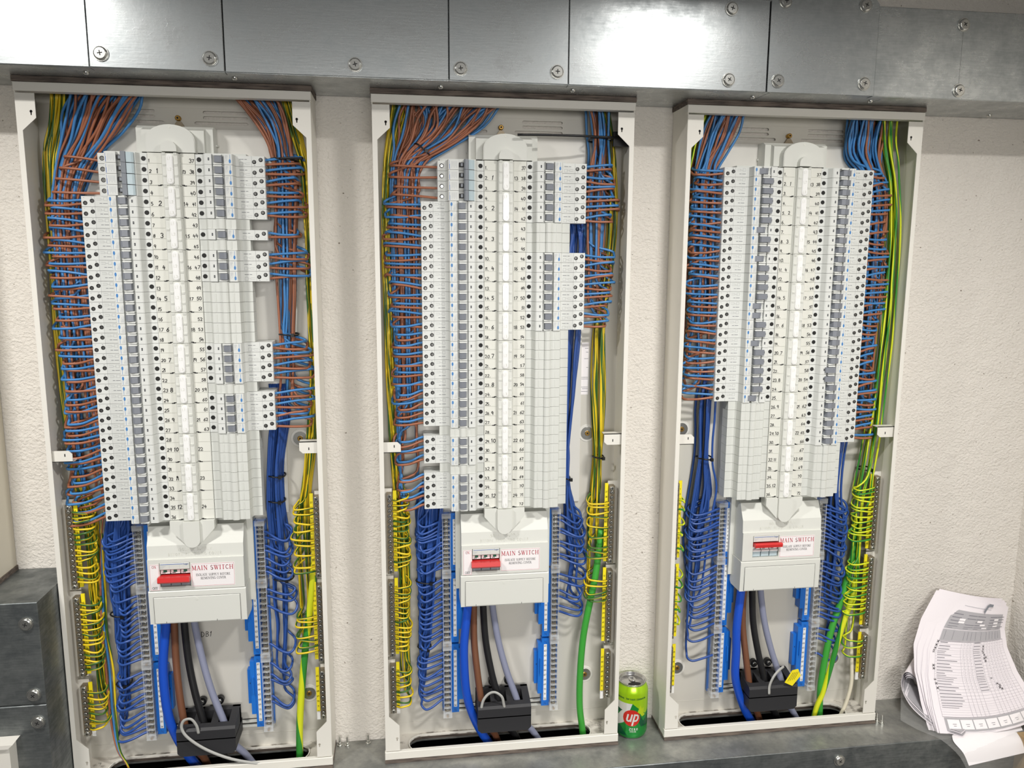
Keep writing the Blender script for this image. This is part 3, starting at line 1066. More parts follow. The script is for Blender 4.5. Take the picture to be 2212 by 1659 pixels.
# single-pole breaker with a grey lever lock and a pale blue cover
MC = {}
MC['body'] = mk(prof([(.1035, .018), (.1035, .0560), (.1045, .0570), (.1165, .0570), (.1185, .0600), (.1205, .0772), (.1370, .0772), (.1376, .070), (.1620, .070), (.1626, .074), (.1645, .074), (.1680, .0660), (.1690, .0650), (.1790, .0650), (.1790, .018)], 'breaker_plastic'), 'body')
mb = MB().mat('steel_grey_lock')
mb.prism_xy([(.1455 - UC, .070), (.1455 - UC, .083), (.1475 - UC, .0855), (.1525 - UC, .083), (.1530 - UC, .070)], -ph, ph)
MC['lock'] = mk(mb, 'lever_lock')
mb = MB().mat('pale_blue_cover')
mb.prism_xy([(.1530 - UC, .070), (.1530 - UC, .0815), (.1600 - UC, .0790), (.1625 - UC, .0770), (.1625 - UC, .070)], -ph + .0004, ph - .0004)
MC['cover'] = mk(mb, 'pale_cover')
mb = MB().mat('screw_hole'); mb.box(.1382 - UC, .1450 - UC, .070, .0755, -.0035, .0035); mb.mat('steel_grey_lock'); mb.box(.1405 - UC, .1440 - UC, .0755, .0772, -.0025, .0025)
MC['lever'] = mk(mb, 'lever')
mb = MB().mat('deep_blue_print'); pl(.1225, -.0070, .1225, .0005, .0773, .0008); pl(.1222, .0012, .1222, .0062, .0773, .0004)
MC['stripe'] = mk(mb, 'blue_stripe')
mb = MB().mat('light_print')
for q in range(5): pl(.1258 + q * .0020, -.0050 + (q % 2) * .002, .1258 + q * .0020, .0050, .0773, .0004)
MC['mark'] = mk(mb, 'printed_marking')
mb = MB().mat('screw_hole'); mb.disc(0, 0, .0036, -.0005, .0002, 16); mb.mat('zinc_screw'); mb.disc(.0002, -.0002, .0026, .0002, .0006, 12, bev=.0002); mb.mat('screw_hole'); mb.box(-.0018, .0018, .0006, .0007, -.0002, .0003)
MC['screw'] = mk(mb, 'terminal_screw')
# blank cover
BL = mk(prof([(.1030, .034), (.1030, .0570), (.1160, .0570), (.1180, .0600), (.1206, .0745), (.1275, .0752), (.1365, .0752), (.1375, .0780), (.1400, .0792), (.1450, .0792), (.1475, .0780), (.1485, .0752),
              (.1628, .0752), (.1640, .0740), (.1678, .0650), (.1690, .0640), (.1790, .0640), (.1790, .034)], 'breaker_body'), 'blank_cover')
mb = MB().mat('breaker_body')
mb.box(-.0008, .0008, .0752, .0757, -.0062, .0062)
BLR = mk(mb, 'raised_rib')

LEFT = {1: ['M'] * 4 + ['R'] * 32, 2: ['M'] * 4 + ['R'] * 23 + ['B'] + ['R'] * 3 + ['B'] + ['R'] * 4, 3: ['R'] * 25 + ['B'] * 11}
RIGHT = {1: ['R'] * 6 + ['B', 'R', 'B'] + ['R'] * 3 + ['B'] * 6 + ['R'] * 4 + ['B'] + ['R'] * 4 + ['B'] * 9,
         2: ['R'] * 6 + ['B'] * 3 + ['R'] * 8 + ['B'] * 19, 3: ['R'] * 30 + ['B'] * 6}
ORD = ['first', 'second', 'third', 'fourth', 'fifth', 'sixth', 'seventh', 'eighth', 'ninth', 'tenth', 'eleventh', 'twelfth', 'thirteenth', 'fourteenth', 'fifteenth', 'sixteenth', 'seventeenth', 'eighteenth', 'nineteenth']
for t_, w_ in (('twentieth', 'twenty'), ('thirtieth', 'thirty')):
    ORD += [t_] + [w_ + '-' + o_ for o_ in ORD[:9]]


def place_unit(kind, k, side, row):
    X0 = XP[k]
    zc = ZT - (row - .5) * PITCH
    n = row if side == 'L' else row + 36
    col = 'left column' if side == 'L' else 'right column'
    where = f'{ORD[row - 1]} down the {col}, {BN[k]} board'
    if kind == 'B':
        o = empty('blank_cover', (X0 + UC, 0, zc), f'blank white cover plate, {where}', 'cover', 'blank covers in the boards')
        link_mesh('plate', BL, o); link_mesh('rib', BLR, o, (.1290 - UC, 0, 0)); link_mesh('rib', BLR, o, (.1570 - UC, 0, 0))
    elif kind == 'R':
        o = empty('circuit_breaker', (X0 + UC, 0, zc), f'narrow white breaker with grey toggle, {where}', 'circuit breaker', f'toggle breakers in the {BN[k]} board')
        link_mesh('body', RB['body'], o)
        lv = RB['lever']
        if k == 3 and side == 'L': lv = RB['lever2'] if row in (1, 7, 10, 15, 16, 19, 25) else RB['lever3']
        if k == 3 and side == 'R': lv = RB['lever3'] if row in (22, 23) else RB['lever2']
        link_mesh('lever', lv, o); link_mesh('lever_guard', RB['guard'], o, (0, 0, -.0065)); link_mesh('lever_guard', RB['guard'], o, (0, .0008, .0066)); link_mesh('printed_marking', RB['mark'], o)
        link_mesh('terminal_screw', RB['screw'], o, (.0816 - UC, -.0580, -.0024))
        link_mesh('terminal_screw', RB['screw'], o, (.0918 - UC, -.0580, .0010))
        link_mesh('terminal_hole', RB['hole'], o, (.1737 - UC, -.0650, .0))
    else:
        o = empty('circuit_breaker', (X0 + UC, 0, zc), f'short breaker with pale blue cover, {where}', 'circuit breaker', f'locked breakers in the {BN[k]} board')
        link_mesh('body', MC['body'], o); link_mesh('lever_lock', MC['lock'], o); link_mesh('cover', MC['cover'], o); link_mesh('lever', MC['lever'], o); link_mesh('printed_marking', MC['mark'], o); link_mesh('blue_stripe', MC['stripe'], o)
        link_mesh('terminal_screw', MC['screw'], o, (.1105 - UC, -.0570, .0))
        link_mesh('terminal_hole', RB['hole'], o, (.1737 - UC, -.0650, .0))
    if side == 'R': o.rotation_euler = (0, PI, 0)
    return o


def build_switch(k):
    X0 = XP[k]
    off = (k == 3)
    o = empty('switch_cover', (X0, 0, .28), f'grey plastic main switch cover below the breakers of the {BN[k]} board', 'cover')
    z = lambda v: v - .28
    mb = MB().mat('cover_plastic')
    # shell as a profile across the board with a window for the switch
    a, b_ = .1390, .2935
    mb.prism_dz([(.012, z(.4476)), (.052, z(.4476)), (.0600, z(.4300)), (.0660, z(.4180)), (.0675, z(.3952)), (.012, z(.3952))], a, b_)
    wx0, wx1, wz0, wz1 = .1576, .2068, .3470, .3890
    if off: wx0, wx1 = .1590, .2100
    mb.prism_xz([(a, z(.3952)), (a, z(.3410)), (b_, z(.3410)), (b_, z(.3952))][::-1], .012, .0700,
                [[(wx0, z(wz0)), (wx1, z(wz0)), (wx1, z(wz1)), (wx0, z(wz1))]])
    mb.prism_dz([(.012, z(.3400)), (.0685, z(.3400)), (.0700, z(.3380)), (.0700, z(.3330)), (.0690, z(.2815)), (.030, z(.2815)), (.012, z(.295))], a - .0015, b_ + .0015)
    mb.build('cover_shell', o)
    mb = MB().mat('cover_plastic')
    mb.prism_dz([(.009, z(.452)), (.030, z(.452)), (.030, z(.300)), (.009, z(.290))], a - .008, b_ + .010)
    mb.build('shroud', o)
    mb = MB().mat('cover_plastic')
    mb.bbox(.1455, .2850, .0690, .0712, z(.2830), z(.3290), .0008)
    mb.disc(.2148, z(.3240), .0022, .0712, .0716, 14)
    mb.mat('dark_slot')
    for (x0, x1, zz0, zz1) in ((.1452, .2853, .3290, .3293), (.1452, .1455, .2830, .3290), (.2850, .2853, .2830, .3290)): mb.box(x0, x1, .0688, .0706, z(zz0), z(zz1))
    for xx in (.1640, .2460): mb.box(xx, xx + .0006, .0712, .0714, z(.2830), z(.2862))
    mb.build('access_flap', o)
    # raised wording
    mb = MB().mat('label_tile')
    fe = lambda x, zz: (x, -(.0660 + (.4180 - (zz + .28)) * .0658 + .00025), zz)
    write_serif(mb, 'ISOLATE SUPPLY', UC + .001, z(.4085), .0046, 0, w=.0006, sp=.22, serifs=False, f=fe)
    write_serif(mb, 'BEFORE REMOVING COVER', UC + .001, z(.4000), .0046, 0, w=.0006, sp=.22, serifs=False, f=fe)
    mb.build('raised_lettering', o)
    # red-bordered stickers
    lx0, lx1, lz0, lz1 = .2085, .2785, .3455, .3862
    if off: lx0, lx1 = .2118, .2805
    mb = MB().mat('sticker_white'); mb.box(lx0, lx1, .0700, .0702, z(lz0), z(lz1))
    mb.mat('red_print')
    e = .0009
    for (x0, x1, q0, q1) in ((lx0 + e, lx1 - e, lz0 + e, lz0 + e + .0003), (lx0 + e, lx1 - e, lz1 - e - .0003, lz1 - e), (lx0 + e, lx0 + e + .0003, lz0 + e, lz1 - e), (lx1 - e - .0003, lx1 - e, lz0 + e, lz1 - e)):
        mb.box(x0, x1, .0702, .0703, z(q0), z(q1))
    xc = (lx0 + lx1) / 2
    write_serif(mb, 'MAIN SWITCH', xc, z(.3745), .0074, .07035, w=.0009, sp=.13)
    mb.mat('black_ink')
    write_serif(mb, 'ISOLATE SUPPLY BEFORE', xc, z(.3640), .0040, .07035, w=.00042, sp=.02)
    write_serif(mb, 'REMOVING COVER', xc, z(.3578), .0040, .07035, w=.00042, sp=.02)
    mb.build('sticker', o)
    if not off:
        mb = MB().mat('sticker_white'); mb.box(.1418, .1572, .0700, .0702, z(.3415), z(.3872))
        mb.mat('red_print')
        for (x0, x1, q0, q1) in ((.1425, .1565, .3422, .3425), (.1425, .1565, .3862, .3865), (.1425, .1428, .3422, .3865), (.1562, .1565, .3422, .3865)): mb.box(x0, x1, .0702, .0703, z(q0), z(q1))
        write_serif(mb, 'ON', .1494, z(.3805), .0044, .07035, w=.0005, sp=.02)
        mb.mat('black_ink'); write_serif(mb, 'OFF', .1494, z(.3435), .0044, .07035, w=.0005, sp=.02)
        mb.build('sticker', o)
    # the switch itself sits in the window
    s = empty('main_switch', (X0, 0, .347), f'three pole main switch with red lever turned {"off" if off else "on"}, {BN[k]} board'.replace('turned on', 'pushed down').replace('turned off', 'pushed up'), 'switch')
    y = lambda v: v - .347
    w0, w1 = wx0 + .0003, wx1 - .0003
    mb = MB().mat('breaker_body')
    mb.box(w0, w1, .030, .060, y(.3473), y(.3887))
    mb.bbox(w0 + .0006, w1 - .0006, .060, .0705, y(.3775), y(.3885), .0005)
    mb.build('body', s)
    mb = MB().mat('dark_slot')
    mb.box(w0, w1, .060, .0605, y(.3473), y(.3775))
    mb.build('recess', s)
    mb = MB().mat('deep_blue_print'); mb.box(w0 + .002, w1 - .011, .0705, .0706, y(.3862), y(.3870))
    # tiny maker's wordmark in strokes
    def wm(pts): ribbon(mb, [(w1 - .0100 + a * .0026, y(.3853) + c * .0022) for a, c in pts], .0004, .07065)
    wm([(0, 1.3), (0, 0)]); wm([(0, .6), (.35, .75), (.5, .5), (.5, 0)])
    wm([(.75, .7), (1.1, .8), (1.2, .5), (1.2, 0), (.85, 0), (.8, .3), (1.2, .4)])
    wm([(1.9, .6), (1.6, .75), (1.45, .35), (1.65, 0), (1.9, .2), (1.9, .75), (1.9, -.3), (1.5, -.4)])
    wm([(2.1, .4), (2.6, .45), (2.45, .75), (2.2, .65), (2.1, .3), (2.25, 0), (2.55, .1)])
    wm([(2.85, .75), (2.85, 0)]); wm([(2.85, .5), (3.15, .75)])
    mb.mat('light_print')
    for q in range(3): mb.box(w0 + .002, w0 + .010 - q * .002, .0705, .0706, y(.3835 - q * .0018), y(.3840 - q * .0018))
    for q in (1, 2): mb.box(w0 + (w1 - w0) * q / 3 - .0001, w0 + (w1 - w0) * q / 3 + .0001, .0705, .0706, y(.3780), y(.3858))
    mb.build('printed_marking', s)
    winc = 'red_print' if off else 'green_window'
    zw = .3645 if off else .3718
    for q in range(3):
        cxw = w0 + (w1 - w0) * (q + .5) / 3
        mb = MB().mat('sticker_white'); mb.box(cxw - .0072, cxw + .0072, .0605, .0660, y(zw - .0028), y(zw + .0034))
        mb.mat(winc); mb.box(cxw - .0032, cxw + .0026, .0660, .0664, y(zw - .0002), y(zw + .0034))
        mb.mat('black_ink'); mb.box(cxw - .0055, cxw + .0002, .0660, .0662, y(zw - .0018), y(zw - .0008))
        mb.build('indicator_window', s)
        mb = MB().mat('pale_blue_cover' if off else 'steel_grey_lock')
        mb.bbox(cxw - .0077, cxw + .0077, .0605, .0680, y(.3478), y(.3575 if off else .3560), .001)
        if off: mb.mat('sticker_white'); mb.box(cxw - .0077, cxw + .0077, .0605, .0690, y(.3580), y(.3608))
        mb.build('lower_terminal_cover', s)
    mb = MB().mat('red_lever')
    if off: mb.prism_dz([(.061, y(.3740)), (.061, y(.3680)), (.0790, y(.3690)), (.0800, y(.3745)), (.0780, y(.3770))], w0 + .0005, w1 + .0035)
    else: mb.prism_dz([(.061, y(.3660)), (.061, y(.3600)), (.0780, y(.3562)), (.0805, y(.3590)), (.0790, y(.3665))], w0 - .0018, w1 + .0002)
    mb.build('lever', s)


def interp(tab, z, i=1):
    """tab sorted by falling z"""
    if z >= tab[0][0]: return tab[0][i]
    for a, b_ in zip(tab, tab[1:]):
        if z >= b_[0]:
            t = (z - b_[0]) / (a[0] - b_[0])
            return b_[i] + (a[i] - b_[i]) * t
    return tab[-1][i]


# bundle outlines measured on the boards: (height, inner edge, outer edge)
OUT = {(1, 'L'): [(1.05, .0426), (.996, .031), (.98, .0184), (.918, .0105), (.846, .0115), (.787, .015), (.71, .018), (.637, .0155), (.56, .0145), (.47, .0113)],
       (2, 'L'): [(1.042, .031), (1.012, .025), (.98, .018), (.93, .016), (.86, .0165), (.784, .024), (.70, .025), (.6, .027), (.46, .0276)],
       (3, 'L'): [(1.05, .023), (.4, .0225)],
       (1, 'R'): [(1.04, .409), (.966, .413), (.92, .404), (.88, .418), (.84, .415), (.75, .412), (.68, .418), (.63, .411)],
       (2, 'R'): [(1.027, .410), (1.0, .4166), (.965, .4136), (.95, .403), (.894, .411), (.846, .412), (.81, .409), (.777, .400)],
       (3, 'R'): [(1.04, .391), (.988, .402), (.955, .397), (.91, .4066), (.88, .4085), (.82, .409), (.78, .400), (.735, .392), (.69, .393), (.62, .4036), (.577, .398)]}
BUN = {(1, 'L'): [(1.15, .067, .172), (1.07, .042, .113), (1.044, .033, .087), (.986, .022, .060), (.86, .020, .062), (.71, .020, .066), (.55, .022, .068), (.45, .03, .068)],
       (2, 'L'): [(1.15, .045, .212), (1.09, .045, .150), (1.055, .028, .078), (.99, .026, .070), (.86, .027, .072), (.62, .030, .070), (.45, .035, .070)],
       (3, 'L'): [(1.15, .057, .112), (1.10, .046, .095), (1.053, .034, .072), (1.0, .032, .070), (.86, .033, .073), (.695, .033, .073), (.64, .040, .070)],
       (1, 'R'): [(1.15, .306, .376), (1.11, .340, .391), (1.065, .362, .393), (1.01, .362, .400), (.936, .361, .395), (.85, .361, .392), (.78, .362, .386), (.666, .360, .382), (.60, .358, .375)],
       (2, 'R'): [(1.15, .358, .393), (1.074, .370, .3985), (1.02, .363, .402), (.95, .362, .400), (.86, .366, .398), (.77, .370, .396)],
       (3, 'R'): [(1.15, .316, .378), (1.077, .321, .378), (1.04, .362, .390), (1.013, .368, .398), (.863, .368, .402), (.69, .366, .396), (.55, .366, .392)]}
EAR = {(1, 'L'): [(1.15, .036, .058), (1.05, .012, .030), (1.0, .009, .025), (.9, .008, .022), (.78, .006, .018), (.66, .008, .020), (.56, .012, .026), (.49, .022, .038), (.44, .028, .046), (.05, .028, .044)],
       (2, 'L'): [(1.15, .034, .062), (1.065, .018, .035), (1.0, .013, .026), (.86, .012, .024), (.70, .014, .026), (.58, .018, .032), (.5, .022, .038), (.44, .028, .048), (.05, .028, .046)],
       (3, 'L'): [(1.15, .037, .058), (1.10, .028, .042), (1.06, .022, .032), (1.0, .008, .020), (.5, .006, .018), (.44, .012, .026), (.05, .012, .026)],
       (1, 'R'): [(1.15, .380, .396), (1.08, .395, .411), (1.047, .404, .419), (.94, .408, .420), (.83, .409, .420), (.70, .409, .420), (.585, .401, .415), (.50, .389, .402), (.44, .376, .398), (.10, .378, .398)],
       (2, 'R'): [(1.15, .385, .400), (1.10, .398, .412), (.98, .406, .424), (.894, .402, .418), (.846, .395, .411), (.78, .383, .403), (.656, .381, .410), (.53, .389, .402), (.458, .381, .402), (.10, .380, .400)],
       (3, 'R'): [(1.15, .365, .392), (1.03, .396, .414), (.99, .402, .420), (.905, .405, .424), (.78, .404, .424), (.69, .400, .422), (.60, .396, .416), (.51, .386, .410), (.44, .376, .400), (.08, .376, .398)]}
NEU = {(1, 'L'): [(.50, .078, .104), (.44, .062, .104), (.374, .059, .090), (.27, .066, .086), (.22, .066, .082), (.17, .068, .078), (.13, .064, .074), (.05, .062, .072)],
       (2, 'L'): [(.50, .070, .106), (.447, .062, .107), (.40, .064, .103), (.36, .063, .098), (.32, .064, .093), (.283, .064, .092), (.186, .064, .083), (.15, .068, .078), (.09, .060, .072), (.04, .060, .070)],
       (3, 'L'): [(.70, .070, .094), (.635, .0585, .090), (.53, .063, .087), (.47, .054, .100), (.40, .046, .090), (.30, .052, .080), (.24, .052, .072), (.17, .052, .070), (.05, .056, .070)],
       (1, 'R'): [(.68, .345, .375), (.625, .341, .371), (.544, .334, .357), (.47, .330, .356), (.42, .330, .362), (.35, .334, .362), (.29, .334, .366), (.25, .336, .362), (.14, .334, .352), (.05, .336, .350)],
       (2, 'R'): [(.98, .330, .366), (.949, .3357, .3644), (.894, .331, .364), (.765, .331, .360), (.657, .332, .350), (.572, .331, .340), (.50, .3335, .339), (.46, .334, .348), (.40, .338, .364), (.35, .345, .366), (.27, .336, .362), (.10, .336, .352)],
       (3, 'R'): [(.60, .345, .362), (.55, .340, .352), (.50, .335, .350), (.45, .330, .352), (.40, .333, .362), (.30, .334, .360), (.2, .334, .356), (.05, .336, .350)]}


def slot_positions(n, rnd):
    s = [((i * 0.6180339) % 1.0, (i * 0.7548777) % 1.0) for i in range(n)]
    rnd.shuffle(s)
    return s


def power_wire(k, side, row, colour, slot, rnd, kind):
    """from the trunking above, down the bundle, round its outside and into the breaker"""
    X0 = XP[k]
    sg = 1 if side == 'L' else -1
    zc = ZT - (row - .5) * PITCH
    tab = BUN[(k, side)]
    s0, s1 = slot
    bd = .0105 + s1 * .027          # depth in the bundle
    uo = interp(OUT[(k, side)], zc) + sg * rnd.uniform(-.003, .010)
    dz = (.0030 if colour == 'blue' else -.0028) + rnd.uniform(-.0012, .0012)
    zt = zc + dz * (1 if colour == 'blue' else 1)
    ut = (.0765 if kind == 'R' else .1045)
    if side == 'R': ut = 2 * UC - ut
    dt = .0490 if colour == 'blue' else .0500
    if kind == 'M': dt = .0470
    fr = .0475 + rnd.uniform(-.0015, .003)
    sag = rnd.uniform(-.0035, .0045)
    drop = 0.0 if k == 3 else max(0.0, (row - 14) / 22) * .012 * (1 if side == 'L' else -.2)
    sag -= drop
    fan = rnd.uniform(-.016, .016)
    pts = [(ut + sg * .003, dt, zt)]
    pts.append((ut - sg * .004, dt + .0005, zt))
    mid = uo + (ut - uo) * .5
    pts.append((mid, fr, zt + sag))
    pts.append((uo + sg * .007, fr - .0005, zt + sag * 1.3 + .0008))
    pts.append((uo + sg * .0012, fr - .006, zt + sag * 1.3 + .0012))
    pts.append((uo, .033, zt + .003 - drop))
    pts.append((uo + sg * .004, bd + .004, zt + .008))
    z = zt + .024
    first = True
    ztop = 1.1475
    while z < ztop - .02:
        lo, hi = interp(tab, z, 1), interp(tab, z, 2)
        u = lo + (hi - lo) * s0 + rnd.uniform(-.0011, .0011)
        dd = bd + rnd.uniform(-.0012, .0012)
        if z > 1.06:
            dd = bd * 1.0 + (z - 1.06) * .16
            u += fan * (hi - lo) / .10 * math.sin((z - 1.06) / .09 * PI)
        pts.append((u, dd, z))
        z += .034 if z > .97 else .055
        first = False
    lo, hi = tab[0][1], tab[0][2]
    pts.append((lo + (hi - lo) * s0, bd + .014, ztop))
    P = [(X0 + a, -b_, c) for a, b_, c in pts]
    nm = 'brown_wire' if colour == 'brown' else 'blue_wire'
    o = tube(nm, P, .0022, 'brown_insulation' if colour == 'brown' else 'blue_insulation', per=4, sides=6)
    n = row if side == 'L' else row + 36
    tag(o, f'{"brown" if colour == "brown" else "light blue"} wire into the {ORD[row - 1]} breaker slot down, {"left" if side == "L" else "right"} column, {BN[k]} board', 'wire', f'{colour} breaker wires in the {BN[k]} board')


BARZ_N = [(.4420, .3300), (.3290, .1905), (.1895, .0500)]
BARZ_E = [(.4885, .3420), (.3275, .1850), (.1670, .0745)]


def terminal_positions(segs, per):
    out = []
    for (a, b_), n in zip(segs, per):
        a -= .012; b_ += .012
        for i in range(n):
            out.append(a + (b_ - a) * i / (n - 1))
    return out


TN = terminal_positions(BARZ_N, (12, 12, 12))
TE = terminal_positions(BARZ_E, (14, 14, 8))


def neutral_wire(k, side, t_idx, slot, rnd, ztop):
    X0 = XP[k]
    sg = 1 if side == 'L' else -1
    zt = TN[t_idx] + rnd.uniform(-.0015, .0015)
    tab = NEU[(k, side)]
    s0, s1 = slot
    bar = .1085 if side == 'L' else 2 * UC - .1085
    if side == 'L': uo = {1: interp([(.44, .060), (.36, .058), (.30, .072), (.20, .067), (.1, .058)], zt), 2: .0615, 3: interp([(.44, .050), (.33, .045), (.2, .053), (.1, .060)], zt)}[k]
    else: uo = {1: interp([(.44, .366), (.33, .369), (.26, .378), (.18, .366), (.1, .360)], zt), 2: interp([(.44, .3665), (.35, .3735), (.26, .368)], zt), 3: .3685}[k]
    uo += sg * rnd.uniform(-.002, .006)
    drop = rnd.uniform(.006, .016)
    bd = .010 + s1 * .026
    fr = .036 + rnd.uniform(-.002, .005)
    pts = [(bar, .030, zt), (bar - sg * .006, .032, zt - .0005), (bar + (uo - bar) * .5, fr, zt - drop * .75 + .001), (uo + sg * .009, fr, zt - drop), (uo + sg * .001, fr - .006, zt - drop * .55), (uo + sg * .002, max(bd, .018), zt + .003)]
    z = zt + .022
    while z < ztop - .02:
        lo, hi = interp(tab, z, 1), interp(tab, z, 2)
        pts.append((lo + (hi - lo) * s0 + rnd.uniform(-.0012, .0012), bd + rnd.uniform(-.001, .001), z))
        z += .042
    lo, hi = interp(tab, ztop, 1), interp(tab, ztop, 2)
    pts.append((lo + (hi - lo) * s0 + sg * .006, .011 + s1 * .006, ztop))
    P = [(X0 + a, -b_, c) for a, b_, c in pts]
    o = tube('neutral_wire', P, .0022, 'dark_blue_insulation', per=4, sides=6)
    tn = t_idx + 1 if side == 'L' else t_idx + 37
    tag(o, f'dark blue neutral wire, {ORD[t_idx]} terminal down the {"left" if side == "L" else "right"} neutral bars, {BN[k]} board', 'wire', f'neutral wires in the {BN[k]} board')


def earth_wire(k, side, t_idx, slot, rnd):
    X0 = XP[k]
    sg = 1 if side == 'L' else -1
    zt = TE[t_idx] + rnd.uniform(-.001, .001)
    tab = EAR[(k, side)]
    s0, s1 = slot
    bar = .0205 if side == 'L' else 2 * UC - .0205
    uo = (.050 if k == 1 else .049) if side == 'L' else .371
    if k == 3 and side == 'L': uo = .033
    uo += sg * rnd.uniform(-.005, .002)
    bow = rnd.uniform(-.005, .005)
    bd = .010 + s1 * .016
    if (k, side) == (3, 'R'): bd = .026 + s1 * .022
    fr = .052 + rnd.uniform(-.001, .003)
    pts = [(bar, .048, zt), (bar + sg * .007, fr - .001, zt), (bar + (uo - bar) * .6, fr, zt + bow * .6), (uo - sg * .002, fr - .004, zt + bow), (uo, .036, zt + bow + .002), (uo - sg * .005, max(bd, .024), zt + bow + .007)]
    z = zt + .024
    while z < 1.12:
        lo, hi = interp(tab, z, 1), interp(tab, z, 2)
        pts.append((lo + (hi - lo) * s0 + rnd.uniform(-.0012, .0012), bd + rnd.uniform(-.001, .001), z))
        z += .036 if z > .98 else .060
    pts.append((tab[0][1] + (tab[0][2] - tab[0][1]) * s0, bd + .012, 1.1475))
    P = [(X0 + a, -b_, c) for a, b_, c in pts]
    o = tube('earth_wire', P, .0018, 'earth_insulation_lime' if k == 3 else 'earth_insulation', per=4, sides=6, twist=rnd.uniform(0, 6))
    tag(o, f'green-yellow earth wire, {ORD[t_idx]} terminal down the {"left" if side == "L" else "right"} earth bars, {BN[k]} board', 'wire', f'earth wires in the {BN[k]} board')


def ordinal(n):
    if n <= 12: return ORD[n - 1]
    return str(n) + ('th' if 10 <= n % 100 <= 20 else {1: 'st', 2: 'nd', 3: 'rd'}.get(n % 10, 'th'))


# ---- terminal bars
def tmesh():
    mb = MB().mat('screw_hole'); mb.disc(0, 0, .0036, 0, .0010, 12)
    mb.mat('zinc_screw'); mb.disc(0, 0, .0030, .0005, .0022, 12, bev=.0006)
    mb.mat('dark_slot'); mb.box(-.0022, .0022, .0022, .0023, -.0004, .0004)
    return mk(mb, 'terminal_screw')


TSC = tmesh()
mb = MB().mat('zinc_screw'); mb.disc(0, 0, .0043, 0, .0028, 14, bev=.0009); mb.mat('dark_slot'); mb.disc(0, 0, .0014, .0028, .0029, 6)
TSCB = mk(mb, 'end_screw')
PLACE3 = ['uppermost', 'middle one', 'lowest']


def neutral_bars(k, side):
    X0 = XP[k]
    sg = 1 if side == 'L' else -1
    f = (lambda x: x) if side == 'L' else (lambda x: 2 * UC - x)
    for q, (a, b_) in enumerate(BARZ_N):
        o = empty('neutral_terminal_bar', (X0, 0, b_), f'clear covered neutral bar, {PLACE3[q]} of three on the {side == "L" and "left" or "right"}, {BN[k]} board', 'terminal bar', f'neutral bars in the {BN[k]} board')
        h = a - b_

        def bx(mbd, x0, x1, *r): 
            x0, x1 = f(x0), f(x1)
            if x0 > x1: x0, x1 = x1, x0
            mbd.box(x0, x1, *r)
        mb = MB().mat('terminal_blue')
        bx(mb, .1215, .1365, .008, .0225, .0015, h - .0015)
        bx(mb, .1060, .1215, .008, .0150, .0015, h - .0015)
        mb.mat('dark_blue_insulation')
        for zz in (.004, h - .011):      # N marks
            x = f(.1295)
            ribbon(mb, [(x - .0015, zz), (x - .0015, zz + .005), (x + .0015, zz), (x + .0015, zz + .005)], .0005, .0227)
        mb.build('holder', o)
        if q > 0 or side == 'R':
            mb = MB().mat('terminal_blue')
            bx(mb, .1365, .1500, .006, .018, h * .33, h * .80)
            bx(mb, .1365, .1440, .006, .024, h * .20, h * .93)
            bx(mb, .1380, .1405, .024, .028, h * .50, h * .72)
            mb.mat('inside_shade'); bx(mb, .1455, .1465, .018, .0182, h * .6, h * .62)
            mb.build('foot_bracket', o)
        mb = MB().mat('strip_white')
        bx(mb, .1268, .1326, .0225, .0229, .013, h - .013)
        mb.mat('black_ink')
        nums = list(range(q * 12 + 1, q * 12 + 13)) if side == 'L' else list(range(q * 12 + 37, q * 12 + 49))
        for i, nn in enumerate(nums):
            zz = (h - .016) - (h - .032) * i / 11 - .0016
            st = str(nn)
            wd = sum((GL[c][0] + .16) * .0032 for c in st)
            write_marker(mb, st, f(.1297) - wd / 2, zz, .0032, .0230, w=.0005)
        mb.build('number_strip', o)
        mb = MB().mat('tin_bar'); bx(mb, .1105, .1185, .015, .0265, .006, h - .006); mb.build('bar', o)
        mb = MB().mat('clear_plastic')
        bx(mb, .1070, .1085, .0150, .0340, .003, h - .003)
        bx(mb, .1205, .1220, .0150, .0340, .003, h - .003)
        for i in range(13):
            zz = .006 + (h - .012) * i / 12
            bx(mb, .1085, .1205, .0265, .0340, zz - .0004, zz + .0004)
        bx(mb, .1062, .1228, .0150, .0350, -.002, .0075)
        bx(mb, .1062, .1228, .0150, .0350, h - .0075, h + .002)
        mb.build('clear_cover', o)
        for i in range(12):
            zz = (h - .012) - (h - .024) * i / 11
            link_mesh('terminal_screw', TSC, o, (f(.1145), -.0265, zz))
        mb = MB().mat('brass'); x = f(.1145); mb.disc(x, .001, .0022, .026, .0345, 10); mb.build('link_screw', o)


